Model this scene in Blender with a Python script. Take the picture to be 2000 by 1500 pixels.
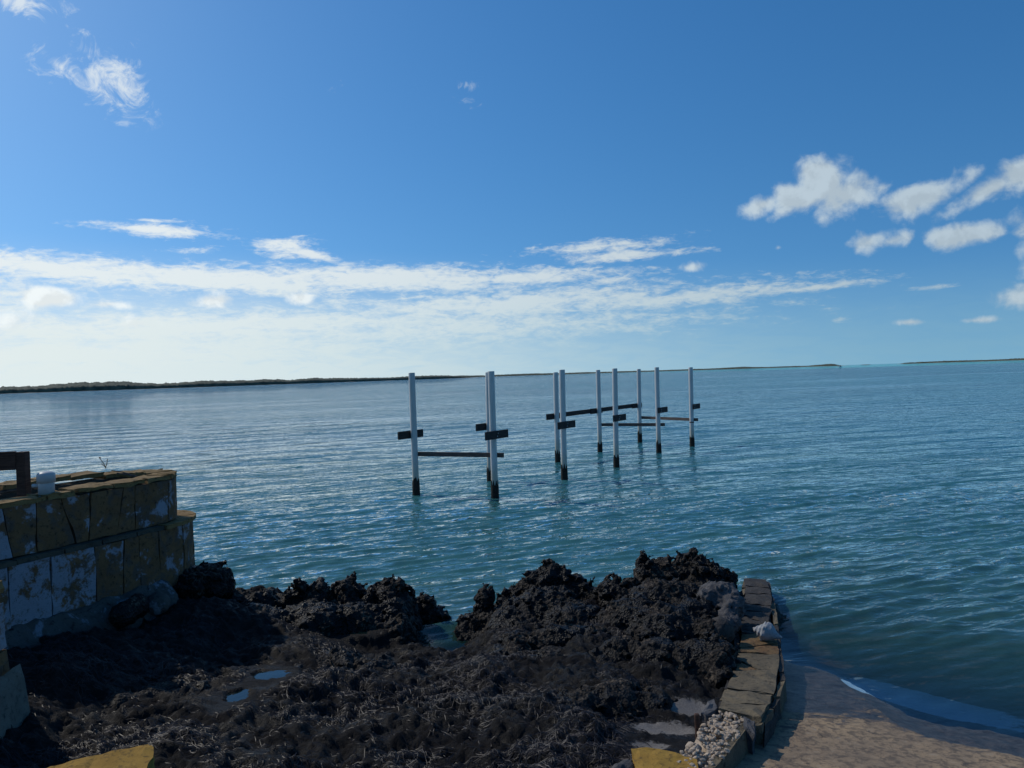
import bpy, bmesh, math, random
import numpy as np
from mathutils import Vector, Matrix, noise as mnoise

# ------------------------------------------------------------------ scene / camera / light
scene = bpy.context.scene
for o in list(bpy.data.objects):
    bpy.data.objects.remove(o)
COL = scene.collection
R = math.radians
rnd = random.Random(7)
rng = np.random.default_rng(11)

CAM_H, F_PX, CX, CY = 3.0, 1500.0, 1000.0, 750.0      # photograph is 2000 x 1500
PITCH, ROLL = math.atan(17 / 1500), R(1.8)
FWD = Vector((0, math.cos(PITCH), -math.sin(PITCH)))
UP0 = Vector((0, math.sin(PITCH), math.cos(PITCH)))
RT = Vector((1, 0, 0)) * math.cos(ROLL) - UP0 * math.sin(ROLL)
UPV = UP0 * math.cos(ROLL) + Vector((1, 0, 0)) * math.sin(ROLL)
CAM = Vector((0, 0, CAM_H))
cam_d = bpy.data.cameras.new('camera')
cam_d.sensor_width = 36
cam_d.lens = 36 * F_PX / 2000
cam_d.clip_start, cam_d.clip_end = 0.1, 30000
cam = bpy.data.objects.new('camera', cam_d)
COL.objects.link(cam)
m3 = Matrix((RT, UPV, -FWD)).transposed()
cam.matrix_world = Matrix.Translation(CAM) @ m3.to_4x4()
scene.camera = cam


def ray(px, py):
    return (FWD + RT * ((px - CX) / F_PX) - UPV * ((py - CY) / F_PX)).normalized()


def Gz(px, py, z=0.0):                    # point on the level z that this direction meets
    d = ray(px, py)
    return CAM + d * ((z - CAM_H) / d.z)


def Py(px, py, y):                        # point at the distance y
    d = ray(px, py)
    return CAM + d * (y / d.y)


def to_px(p):
    d = Vector(p) - CAM
    k = d.dot(FWD)
    return CX + F_PX * d.dot(RT) / k, CY - F_PX * d.dot(UPV) / k


SUN_AZ, SUN_EL = R(-58), R(43)            # left of the view, ahead of the camera
SUNV = Vector((math.sin(SUN_AZ) * math.cos(SUN_EL), math.cos(SUN_AZ) * math.cos(SUN_EL), math.sin(SUN_EL)))
sl = bpy.data.lights.new('sun', 'SUN')
sl.energy = 2.4
sl.angle = R(0.55)
sl.color = (1.0, 0.93, 0.82)
so = bpy.data.objects.new('sun', sl)
so.rotation_euler = SUNV.to_track_quat('Z', 'Y').to_euler()
COL.objects.link(so)

scene.view_settings.view_transform = 'Standard'
scene.view_settings.look = 'None'
scene.view_settings.exposure = -0.1
scene.cycles.max_bounces = 6
scene.cycles.diffuse_bounces = 2
scene.cycles.glossy_bounces = 3
scene.cycles.transparent_max_bounces = 6
scene.view_settings.gamma = 1.0

# ------------------------------------------------------------------ world
world = bpy.data.worlds.new('World')
scene.world = world
world.use_nodes = True
nt = world.node_tree
for n in list(nt.nodes):
    nt.nodes.remove(n)


class NG:
    """small helper to chain nodes"""
    def __init__(s, tree):
        s.t = tree

    def node(s, kind, **kw):
        n = s.t.nodes.new(kind)
        for k, v in kw.items():
            setattr(n, k, v)
        return n

    def put(s, sock, v):
        if isinstance(v, (int, float)):
            sock.default_value = v
        elif isinstance(v, (tuple, list)):
            if len(v) == 3 and len(sock.default_value) == 4:
                v = (*v, 1)
            sock.default_value = v
        else:
            s.t.links.new(v, sock)

    def m(s, op, a, b=None, c=None, clamp=False):
        n = s.node('ShaderNodeMath', operation=op, use_clamp=clamp)
        for i, v in enumerate((a, b, c)):
            if v is not None:
                s.put(n.inputs[i], v)
        return n.outputs[0]

    def vm(s, op, a, b=None):
        n = s.node('ShaderNodeVectorMath', operation=op)
        s.put(n.inputs[0], a)
        if b is not None:
            s.put(n.inputs[1], b)
        return n.outputs[0] if op not in ('DOT_PRODUCT', 'LENGTH') else n.outputs[1]

    def noise(s, vec, scale, detail=6, rough=0.55, dist=0.0, out=0, lac=2.0):
        n = s.node('ShaderNodeTexNoise')
        if vec is not None:
            s.put(n.inputs['Vector'], vec)
        s.put(n.inputs['Scale'], scale)
        s.put(n.inputs['Detail'], detail)
        s.put(n.inputs['Roughness'], rough)
        s.put(n.inputs['Lacunarity'], lac)
        s.put(n.inputs['Distortion'], dist)
        return n.outputs[out]

    def vor(s, vec, scale, feature='F1', out='Distance'):
        n = s.node('ShaderNodeTexVoronoi', feature=feature)
        if vec is not None:
            s.put(n.inputs['Vector'], vec)
        s.put(n.inputs['Scale'], scale)
        return n.outputs[out]

    def ramp(s, v, lo, hi, a=0.0, b=1.0, smooth=True):
        n = s.node('ShaderNodeMapRange', interpolation_type='SMOOTHSTEP' if smooth else 'LINEAR')
        s.put(n.inputs[0], v)
        for i, x in enumerate((lo, hi, a, b)):
            s.put(n.inputs[i + 1], x)
        return n.outputs[0]

    def mix(s, f, a, b, mode='MIX'):
        n = s.node('ShaderNodeMix', data_type='RGBA', blend_type=mode)
        s.put(n.inputs[0], f)
        s.put(n.inputs[6], a)
        s.put(n.inputs[7], b)
        return n.outputs[2]

    def comb(s, x, y, z):
        n = s.node('ShaderNodeCombineXYZ')
        for i, v in enumerate((x, y, z)):
            s.put(n.inputs[i], v)
        return n.outputs[0]

    def sep(s, v):
        n = s.node('ShaderNodeSeparateXYZ')
        s.put(n.inputs[0], v)
        return n.outputs

    def bump(s, h, dist, strength=1.0, normal=None):
        n = s.node('ShaderNodeBump')
        s.put(n.inputs['Height'], h)
        s.put(n.inputs['Distance'], dist)
        s.put(n.inputs['Strength'], strength)
        if normal is not None:
            s.put(n.inputs['Normal'], normal)
        return n.outputs[0]


W = NG(nt)
sky = W.node('ShaderNodeTexSky', sky_type='NISHITA')
sky.sun_disc = False
sky.sun_elevation = SUN_EL
sky.sun_rotation = SUN_AZ
sky.air_density = 1.0
sky.dust_density = 0.6
sky.ozone_density = 3.0
sky.altitude = 0

tc = W.node('ShaderNodeTexCoord').outputs['Generated']
dirv = W.vm('NORMALIZE', tc)
dx, dy, dz = W.sep(dirv)
skyvec = W.vm('NORMALIZE', W.comb(dx, dy, W.m('MULTIPLY_ADD', W.m('MAXIMUM', dz, 0.0), 0.86, 0.14)))
nt.links.new(skyvec, sky.inputs['Vector'])
hsv = W.node('ShaderNodeHueSaturation')
hsv.inputs['Saturation'].default_value = 1.30
nt.links.new(sky.outputs[0], hsv.inputs['Color'])
skycol = W.mix(1.0, hsv.outputs[0], (0.80, 1.03, 1.09), 'MULTIPLY')
azn = W.m('ARCTAN2', dx, dy)
eln = W.m('ARCSINE', dz)


def azel(px, py):
    d = ray(px, py)
    return math.atan2(d.x, d.y), math.asin(d.z)


flat = W.comb(azn, eln, 0.0)
n_cum = W.noise(flat, 30, 7, 0.56, 0.2)
n_cum2 = W.noise(W.vm('ADD', flat, (-0.007, 0.009, 0)), 30, 4, 0.55, 0.2)
stre = W.vm('MULTIPLY', flat, (1.0, 4.2, 1.0))
n_str = W.noise(stre, 20, 8, 0.64, 0.6)
n_fine = W.noise(W.vm('MULTIPLY', flat, (1.0, 2.6, 1.0)), 75, 5, 0.62, 0.5)


def puffs(lst):
    tot = None
    for (px, py, rx, ry, tilt, st) in lst:
        a0, e0 = azel(px, py)
        mp = W.node('ShaderNodeMapping', vector_type='TEXTURE')
        W.put(mp.inputs['Vector'], flat)
        mp.inputs['Location'].default_value = (a0, e0, 0)
        mp.inputs['Rotation'].default_value = (0, 0, R(tilt))
        mp.inputs['Scale'].default_value = (rx / F_PX, ry / F_PX, 1)
        q = W.vm('LENGTH', mp.outputs[0])
        mval = W.m('MULTIPLY_ADD', q, -max(st, .6), st)
        tot = mval if tot is None else W.m('MAXIMUM', tot, mval)
    return tot


cumulus = [  # px, py, half width, half height, tilt, strength
    (1600, 352, 62, 62, 0, 1.0), (1560, 385, 75, 42, 10, 1.0), (1652, 385, 75, 45, 20, .95), (1490, 400, 55, 25, 8, .8),
    (1722, 366, 40, 20, 35, .45), (1800, 385, 92, 36, 14, .95), (1930, 372, 95, 24, 22, .85), (1990, 345, 60, 32, 20, .9),
    (1690, 475, 55, 24, 8, .75), (1745, 470, 40, 18, 5, .55), (1882, 460, 78, 26, 2, .85), (1998, 455, 26, 40, 0, .6),
    (1990, 580, 45, 26, 0, .7), (1780, 629, 45, 9, 0, .5), (1905, 626, 55, 9, 0, .55), (1350, 522, 36, 15, 0, .65),
    (1520, 484, 16, 9, 0, .5), 
    (95, 583, 62, 25, 0, .95), (215, 594, 46, 12, 0, .75), (410, 590, 50, 20, 0, .75), (585, 583, 42, 20, 0, .8),
    (20, 625, 75, 40, 0, .45), (260, 635, 70, 30, 0, .3), (2160, 520, 110, 40, 0, .8), (2350, 420, 160, 60, 0, .8), (-260, 560, 160, 60, 0, .8),
]
wisps = [
    (112, 128, 64, 32, -20, .95), (235, 165, 84, 66, -25, 1.15), (240, 205, 64, 16, 0, .8), (155, 60, 32, 14, -10, .55), (40, 5, 90, 22, 0, 1.0), (175, 66, 28, 9, -20, .35), (650, 172, 34, 20, 15, .30), (915, 166, 26, 13, 0, .75), (908, 200, 28, 10, 0, .6),
]
streaks = [
    (310, 450, 130, 14, -1, .9), (300, 430, 60, 5, 0, .5), (375, 488, 60, 10, 0, .5), (560, 482, 75, 22, 2, .9), (620, 500, 80, 14, -14, .9),
    (1180, 482, 170, 16, 2, .85), (1200, 500, 130, 15, 0, .85), (1085, 484, 30, 8, 0, .6), (1330, 490, 70, 12, 0, .5),
    (150, 530, 330, 30, -5, 1.0), (420, 545, 420, 30, -4, 1.15), (750, 545, 420, 32, -1, 1.15), (1040, 542, 240, 20, 1, 1.0), (1200, 548, 110, 16, 3, .7),
    (1000, 595, 520, 38, 1.5, .95), (1350, 580, 320, 24, 3, .85), (1590, 562, 150, 8, 3, .8), (1830, 560, 40, 5, 2, .6), (1640, 625, 30, 8, 2, .4),
    (420, 640, 800, 40, 1, .95), (900, 640, 620, 42, 1, .75), (200, 690, 700, 40, 1, .9), (-500, 560, 500, 60, 0, 1.0), (-1100, 500, 600, 50, 0, 1.0),
]
Mc = puffs(cumulus)
Mw = puffs(wisps)
Ms = puffs(streaks)
den_c = W.ramp(W.m('ADD', Mc, W.m('MULTIPLY', W.m('SUBTRACT', n_cum, 0.5), 1.6)), 0.06, 0.64)
den_w = W.m('MULTIPLY', W.ramp(W.m('ADD', Mw, W.m('MULTIPLY', W.m('SUBTRACT', W.noise(flat, 30, 8, 0.68, 1.2), 0.5), 3.6)), 0.25, 1.35), 0.85)
den_s = W.m('MULTIPLY', W.ramp(W.m('ADD', Ms, W.m('MULTIPLY', W.m('SUBTRACT', W.m('ADD', W.m('MULTIPLY', n_str, 0.6), W.m('MULTIPLY', n_fine, 0.4)), 0.5), 3.0)), -0.05, 0.85), 0.94)
# thin bright haze lying on the horizon, strongest towards the sun's side
sunside = W.ramp(W.vm('DOT_PRODUCT', dirv, tuple(Vector((math.sin(SUN_AZ), math.cos(SUN_AZ), 0)))), 0.0, 0.98)
veil_h = W.ramp(eln, 0.0, W.m('ADD', 0.135, W.m('MULTIPLY', sunside, 0.045)), 1.0, 0.0)
veil = W.m('MULTIPLY', veil_h, W.m('ADD', 0.55, W.m('MULTIPLY', sunside, 0.60)))
veil = W.m('MINIMUM', W.m('MULTIPLY', veil, W.ramp(n_str, 0.25, 0.65, 0.80, 1.05)), 0.97)
lit = W.ramp(W.m('SUBTRACT', n_cum, n_cum2), -0.10, 0.10, 0.91, 1.05)
side = W.m('ADD', 0.58, W.m('MULTIPLY', sunside, 0.32))
lum = W.m('MULTIPLY', side, 10.0)
clc = W.mix(sunside, (0.82, 0.98, 1.08), (0.93, 0.99, 1.0))
cl_cum = W.vm('SCALE', clc, None)
nt.links.new(W.m('MULTIPLY', lum, lit), cl_cum.node.inputs['Scale'])
cl_str = W.vm('SCALE', clc, None)
nt.links.new(W.m('MULTIPLY', lum, 0.97), cl_str.node.inputs['Scale'])
cl_veil = W.vm('SCALE', W.mix(sunside, (0.44, 0.80, 1.0), (0.90, 1.0, 1.0)), None)
nt.links.new(W.m('MULTIPLY', lum, 0.92), cl_veil.node.inputs['Scale'])
c = W.mix(W.m('MULTIPLY', den_w, 0.9), skycol, cl_str)
c = W.mix(den_s, c, cl_str)
c = W.mix(veil, c, cl_veil)
c = W.mix(W.m('MULTIPLY', den_c, W.m('MULTIPLY_ADD', sunside, 0.10, 0.86)), c, cl_cum)
bg = W.node('ShaderNodeBackground')
bg.inputs['Strength'].default_value = 0.11
nt.links.new(c, bg.inputs['Color'])
nt.links.new(bg.outputs[0], W.node('ShaderNodeOutputWorld').inputs['Surface'])

# ------------------------------------------------------------------ numpy noise
_perm = rng.permutation(256)
_perm = np.concatenate([_perm, _perm, _perm])
_g = rng.normal(size=(256, 3))
_g /= np.linalg.norm(_g, axis=1)[:, None]


def pn3(x, y, z):
    x, y, z = np.broadcast_arrays(np.asarray(x, float), np.asarray(y, float), np.asarray(z, float))
    xi, yi, zi = np.floor(x).astype(np.int64), np.floor(y).astype(np.int64), np.floor(z).astype(np.int64)
    xf, yf, zf = x - xi, y - yi, z - zi
    u, v, w = (t * t * t * (t * (t * 6 - 15) + 10) for t in (xf, yf, zf))
    xi &= 255
    yi &= 255
    zi &= 255
    res = 0
    for a in (0, 1):
        wa = u if a else 1 - u
        pa = _perm[xi + a]
        for b in (0, 1):
            wb = wa * (v if b else 1 - v)
            pb = _perm[(pa + yi + b) & 255]
            for c_ in (0, 1):
                g = _g[_perm[(pb + zi + c_) & 255]]
                res = res + wb * (w if c_ else 1 - w) * (g[..., 0] * (xf - a) + g[..., 1] * (yf - b) + g[..., 2] * (zf - c_))
    return res * 1.6


def fbm(x, y, z, octv=4, gain=0.5, lac=2.03, ridged=False):
    t, a, f = 0, 1.0, 1.0
    for i in range(octv):
        n = pn3(x * f + i * 17.3, y * f + i * 5.1, z * f + i * 9.7)
        t = t + a * ((1 - 2 * np.abs(n)) if ridged else n)
        a *= gain
        f *= lac
    return t


def sstep(x, a, b):
    t = np.clip((x - a) / (b - a), 0, 1)
    return t * t * (3 - 2 * t)


# ------------------------------------------------------------------ object helpers
def mesh_obj(name, verts, faces, mat, parent=None, smooth=True):
    me = bpy.data.meshes.new(name)
    verts = np.asarray(verts, np.float32)
    if isinstance(faces, np.ndarray):
        k = faces.shape[1]
        me.vertices.add(len(verts))
        me.vertices.foreach_set('co', verts.ravel())
        me.loops.add(faces.size)
        me.loops.foreach_set('vertex_index', faces.ravel().astype(np.int32))
        me.polygons.add(len(faces))
        me.polygons.foreach_set('loop_start', np.arange(0, faces.size, k, dtype=np.int32))
        me.update(calc_edges=True)
    else:
        me.from_pydata([tuple(v) for v in verts], [], faces)
        me.update()
    if smooth:
        me.polygons.foreach_set('use_smooth', np.ones(len(me.polygons), bool))
    return link(name, me, mat, parent)


def link(name, me, mat, parent=None):
    if mat is not None and not me.materials:
        me.materials.append(mat)
    o = bpy.data.objects.new(name, me)
    COL.objects.link(o)
    if parent is not None:
        o.parent = parent
        o.matrix_parent_inverse = Matrix.Identity(4)
    return o


def bm_obj(name, bm, mat, parent=None, smooth=False):
    me = bpy.data.meshes.new(name)
    bmesh.ops.recalc_face_normals(bm, faces=bm.faces)
    bm.to_mesh(me)
    bm.free()
    if smooth:
        me.polygons.foreach_set('use_smooth', np.ones(len(me.polygons), bool))
    return link(name, me, mat, parent)


def empty(name, loc):
    o = bpy.data.objects.new(name, None)
    o.location = loc
    o.empty_display_size = 0.1
    COL.objects.link(o)
    return o


def tag(o, label=None, cat=None, group=None, kind=None):
    if label:
        o['label'] = label
    if cat:
        o['category'] = cat
    if group:
        o['group'] = group
    if kind:
        o['kind'] = kind
    return o


def box_bm(bm, sx, sy, sz, mat4):
    r = bmesh.ops.create_cube(bm, size=1.0)
    bmesh.ops.scale(bm, vec=(sx, sy, sz), verts=r['verts'])
    bmesh.ops.transform(bm, matrix=mat4, verts=r['verts'])
    return r['verts']


def beam(name, a, b, w, h, mat, parent=None, origin=Vector((0, 0, 0)), bev=0.006, cuts=0):
    """a timber between two points, w across, h up; slightly worn edges"""
    a, b = Vector(a) - origin, Vector(b) - origin
    d = b - a
    y = d.normalized()
    x = y.cross(Vector((0, 0, 1)) if abs(y.z) < .95 else Vector((0, 1, 0))).normalized()
    z = x.cross(y)
    bm = bmesh.new()
    mt = Matrix((x, y, z)).transposed().to_4x4()
    mt.translation = (a + b) / 2
    box_bm(bm, w, d.length, h, mt)
    bmesh.ops.bevel(bm, geom=list(bm.edges), offset=bev, segments=1, affect='EDGES')
    return bm_obj(name, bm, mat, parent)


def grid_faces(nr, nc):
    i = np.arange(nr - 1)[:, None] * nc + np.arange(nc - 1)[None, :]
    i = i.ravel()
    return np.stack([i, i + 1, i + nc + 1, i + nc], 1)


# ------------------------------------------------------------------ materials
def new_mat(name):
    m = bpy.data.materials.new(name)
    m.use_nodes = True
    t = m.node_tree
    for n in list(t.nodes):
        t.nodes.remove(n)
    g = NG(t)
    out = g.node('ShaderNodeOutputMaterial')
    return m, g, out


def principled(g, out, col, rough=0.8, normal=None, spec=0.4, metal=0.0):
    p = g.node('ShaderNodeBsdfPrincipled')
    g.put(p.inputs['Base Color'], col)
    g.put(p.inputs['Roughness'], rough)
    g.put(p.inputs['Specular IOR Level'], spec)
    g.put(p.inputs['Metallic'], metal)
    if normal is not None:
        g.put(p.inputs['Normal'], normal)
    g.t.links.new(p.outputs[0], out.inputs['Surface'])
    return p


def objc(g):
    return g.node('ShaderNodeTexCoord').outputs['Object']


def geo_pos(g):
    return g.node('ShaderNodeNewGeometry').outputs['Position']


def obj_rand(g):
    return g.node('ShaderNodeObjectInfo').outputs['Random']


def attr(g, name):
    n = g.node('ShaderNodeAttribute', attribute_name=name)
    return n


MAT = {}


def mat_rock():
    m, g, out = new_mat('black_ironshore')
    p = geo_pos(g)
    n1 = g.noise(p, 3.0, 8, 0.6)
    n2 = g.noise(p, 26, 8, 0.65)
    v = g.vor(p, 42)
    col = g.mix(g.ramp(n1, 0.4, 0.7), (0.005, 0.0046, 0.0048), (0.013, 0.0112, 0.0102))
    col = g.mix(g.m('MULTIPLY', g.ramp(n2, 0.46, 0.64), g.ramp(n1, 0.47, 0.60)), col, (0.115, 0.090, 0.066))
    h = g.m('ADD', g.m('MULTIPLY', n2, 0.7), g.m('MULTIPLY', v, 0.6))
    principled(g, out, col, g.ramp(n1, 0.40, 0.62, 0.42, 0.9), g.bump(h, 0.022, 1.0), 0.2)
    return m


def mat_ground():
    m, g, out = new_mat('shore_rock_with_sand')
    p = geo_pos(g)
    sand = attr(g, 'sand').outputs['Fac']
    n1 = g.noise(p, 2.3, 8, 0.6)
    n2 = g.noise(p, 30, 8, 0.66)
    pst = g.vm('MULTIPLY', p, (1.0, 2.2, 1.0))
    fib = g.noise(pst, 75, 5, 0.6, 1.5)
    col = g.mix(g.ramp(n1, 0.38, 0.66), (0.0045, 0.0042, 0.0044), (0.012, 0.0104, 0.0102))
    col = g.mix(g.m('MULTIPLY', g.ramp(n2, 0.52, 0.75), 0.8), col, (0.032, 0.027, 0.0245))
    col = g.mix(g.m('MULTIPLY', g.ramp(fib, 0.58, 0.72), 0.6), col, (0.032, 0.027, 0.0245))
    sm = g.ramp(g.m('ADD', sand, g.m('MULTIPLY', g.m('SUBTRACT', n2, 0.5), 0.9)), 0.42, 0.62)
    scol = g.mix(g.ramp(g.noise(p, 90, 4), 0.35, 0.7), (0.13, 0.118, 0.105), (0.21, 0.19, 0.17))
    col = g.mix(sm, col, scol)
    h = g.m('ADD', n2, g.m('MULTIPLY', fib, 0.6))
    h = g.m('MULTIPLY', h, g.m('SUBTRACT', 1.0, g.m('MULTIPLY', sm, 0.85)))
    principled(g, out, col, g.ramp(n1, 0.40, 0.60, 0.40, 0.9), g.bump(h, 0.02, 1.0), 0.18)
    return m


def mat_weed():
    m, g, out = new_mat('dry_seagrass')
    c1 = attr(g, 'tint').outputs['Fac']
    cr = g.node('ShaderNodeValToRGB')
    g.put(cr.inputs[0], c1)
    e = cr.color_ramp.elements
    e[0].position, e[0].color = 0.0, (0.010, 0.008, 0.010, 1)
    e[1].position, e[1].color = 1.0, (0.30, 0.27, 0.23, 1)
    for pos, c_ in ((0.45, (0.022, 0.018, 0.020)), (0.72, (0.055, 0.046, 0.044)), (0.86, (0.13, 0.11, 0.10)), (0.95, (0.17, 0.085, 0.05))):
        k = e.new(pos)
        k.color = (*c_, 1)
    principled(g, out, cr.outputs[0], 0.5, None, 0.25)
    return m


def mat_sandbed():
    m, g, out = new_mat('seabed_sand')
    p = geo_pos(g)
    n = g.noise(p, 0.35, 6, 0.6)
    n2 = g.noise(p, 3.0, 6, 0.6)
    col = g.mix(g.ramp(n, 0.42, 0.62), (0.30, 0.30, 0.22), (0.09, 0.10, 0.07))
    col = g.mix(g.ramp(n2, 0.5, 0.7), col, (0.08, 0.085, 0.06))
    principled(g, out, col, 0.9)
    return m


def mat_ramp():
    m, g, out = new_mat('worn_concrete')
    p = geo_pos(g)
    wet = attr(g, 'wet').outputs['Fac']
    n1 = g.noise(p, 1.6, 8, 0.6)
    n2 = g.noise(p, 14, 8, 0.7, 0.3)
    n3 = g.noise(g.vm('MULTIPLY', p, (1.0, 2.2, 1.0)), 4.5, 9, 0.72, 1.0)
    n4 = g.noise(p, 120, 3)
    col = g.mix(g.ramp(n1, 0.35, 0.65), (0.25, 0.180, 0.115), (0.37, 0.260, 0.150))
    col = g.mix(g.m('MULTIPLY', g.ramp(n2, 0.46, 0.60), 0.75), col, (0.090, 0.070, 0.055))
    col = g.mix(g.m('MULTIPLY', g.ramp(n4, 0.58, 0.70), 0.5), col, (0.10, 0.085, 0.07))
    pc = g.vm('ADD', p, g.vm('MULTIPLY', g.noise(p, 3.0, 5, 0.6, 0, 1), (0.35, 0.35, 0.35)))
    crk = g.vor(pc, 0.9, 'DISTANCE_TO_EDGE')
    col = g.mix(g.m('MULTIPLY', g.m('MULTIPLY', g.ramp(crk, 0.013, 0.003), g.ramp(n1, 0.46, 0.56)), 0.75), col, (0.030, 0.026, 0.024))
    col = g.mix(g.m('MULTIPLY', g.ramp(n2, 0.42, 0.32), 0.6), col, (0.36, 0.30, 0.23))
    col = g.mix(g.m('MULTIPLY', g.m('MULTIPLY', g.ramp(n3, 0.565, 0.61), g.ramp(n1, 0.40, 0.55, 0.25, 1.0)), 0.9), col, (0.035, 0.033, 0.037))
    wm = g.ramp(g.m('ADD', wet, g.m('MULTIPLY', g.m('SUBTRACT', n3, 0.5), 1.3)), 0.38, 0.62)
    wcol = g.mix(g.ramp(n2, 0.4, 0.65), (0.024, 0.021, 0.022), (0.07, 0.058, 0.052))
    wcol = g.mix(g.m('MULTIPLY', g.ramp(n4, 0.62, 0.72), g.ramp(n1, 0.45, 0.6)), wcol, (0.26, 0.24, 0.22))
    col = g.mix(wm, col, wcol)
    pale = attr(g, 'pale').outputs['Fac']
    col = g.mix(g.ramp(g.m('ADD', pale, g.m('MULTIPLY', g.m('SUBTRACT', n3, 0.5), 0.9)), 0.4, 0.6), col, (0.28, 0.45, 0.55))  # blue painted into the concrete to imitate sky reflected in the water film
    h = g.m('ADD', n2, g.m('ADD', g.m('MULTIPLY', n3, 0.8), g.m('MULTIPLY', n4, 0.15)))
    principled(g, out, col, g.m('ADD', 0.85, g.m('MULTIPLY', wm, -0.45)), g.bump(h, 0.010, 1.0), 0.35)
    return m


def mat_stone(name, a, b, dark, white=None, wcov=0.5, scale=1.0, bumpd=0.012):
    m, g, out = new_mat(name)
    r = obj_rand(g)
    p = g.vm('ADD', geo_pos(g), g.comb(g.m('MULTIPLY', r, 37.0), g.m('MULTIPLY', r, 11.0), g.m('MULTIPLY', r, 23.0)))
    n1 = g.noise(p, 4 * scale, 8, 0.62, 0.4)
    n2 = g.noise(p, 22 * scale, 8, 0.68, 0.3)
    n3 = g.noise(g.vm('MULTIPLY', p, (1, 1, 3.0)), 30 * scale, 6, 0.6, 0.8)
    col = g.mix(g.ramp(n1, 0.35, 0.65), a, b)
    col = g.mix(r, col, g.mix(0.55, col, b))
    if white is not None:
        col = g.mix(g.m('MULTIPLY', g.ramp(g.noise(p, 7.0, 7, 0.65, 0.5), 0.45, 0.65), 0.65), col, (0.075, 0.072, 0.070))
    col = g.mix(g.ramp(n2, 0.5, 0.72), col, dark)
    col = g.mix(g.m('MULTIPLY', g.ramp(n3, 0.6, 0.75), 0.6), col, dark)
    if white is not None:
        thr = g.m('ADD', 1.0 - wcov, g.m('MULTIPLY', g.m('SUBTRACT', r, 0.5), 0.15))
        wv = g.m('ADD', g.m('MULTIPLY', g.noise(p, 4.2 * scale, 8, 0.66, 0.35), 0.80), g.m('MULTIPLY', n2, 0.25))
        wm = g.ramp(wv, thr, g.m('ADD', thr, 0.07))
        wm = g.m('MULTIPLY', wm, g.ramp(n2, 0.72, 0.54, 0.15, 0.9))
        col = g.mix(wm, col, white)
    h = g.m('ADD', g.m('MULTIPLY', n2, 0.8), g.m('ADD', g.m('MULTIPLY', n1, 0.6), g.m('MULTIPLY', n3, 0.4)))
    principled(g, out, col, 0.88, g.bump(h, bumpd, 1.0), 0.25)
    return m


def mat_timber(name, a, b):
    m, g, out = new_mat(name)
    r = obj_rand(g)
    p = g.vm('ADD', geo_pos(g), g.comb(g.m('MULTIPLY', r, 9.0), 0.0, g.m('MULTIPLY', r, 5.0)))
    n = g.noise(g.vm('MULTIPLY', p, (2.0, 2.0, 22.0)), 3.0, 8, 0.65, 0.6)
    n2 = g.noise(p, 5, 6)
    col = g.mix(g.ramp(n, 0.35, 0.65), a, b)
    col = g.mix(g.m('MULTIPLY', g.ramp(n2, 0.55, 0.75), 0.5), col, (0.012, 0.010, 0.009))
    principled(g, out, col, 0.8, g.bump(n, 0.006, 0.8), 0.25)
    return m


def mat_pvc():
    m, g, out = new_mat('white_piling_sleeve')
    p = geo_pos(g)
    z = g.sep(p)[2]
    r = obj_rand(g)
    n = g.noise(g.vm('MULTIPLY', p, (6, 6, 0.7)), 3.0, 7, 0.6)
    n2 = g.noise(p, 30, 6, 0.7)
    col = g.mix(g.ramp(n, 0.42, 0.7), (0.56, 0.55, 0.52), (0.46, 0.455, 0.43))
    col = g.mix(g.m('MULTIPLY', r, 0.30), col, (0.36, 0.355, 0.34))
    sc = g.noise(g.vm('MULTIPLY', p, (9, 9, 1.1)), 4.0, 8, 0.7, 0.5)
    col = g.mix(g.m('MULTIPLY', g.ramp(sc, 0.58, 0.70), 0.55), col, (0.24, 0.225, 0.19))
    tide = g.ramp(g.m('ADD', z, g.m('MULTIPLY', g.m('SUBTRACT', n2, 0.5), 0.35)), 0.95, 0.45)
    col = g.mix(g.m('MULTIPLY', tide, 0.6), col, (0.36, 0.33, 0.22))
    principled(g, out, col, 0.45, g.bump(n2, 0.002, 0.3), 0.4)
    return m


def mat_plain(name, col, rough=0.6, var=0.25, scale=12, bumpd=0.004, spec=0.3):
    m, g, out = new_mat(name)
    p = geo_pos(g)
    n = g.noise(p, scale, 7, 0.65)
    dk = tuple(c_ * (1 - var) for c_ in col)
    lt = tuple(min(1, c_ * (1 + var)) for c_ in col)
    principled(g, out, g.mix(g.ramp(n, 0.3, 0.7), dk, lt), rough, g.bump(n, bumpd, 0.8), spec)
    return m


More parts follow.
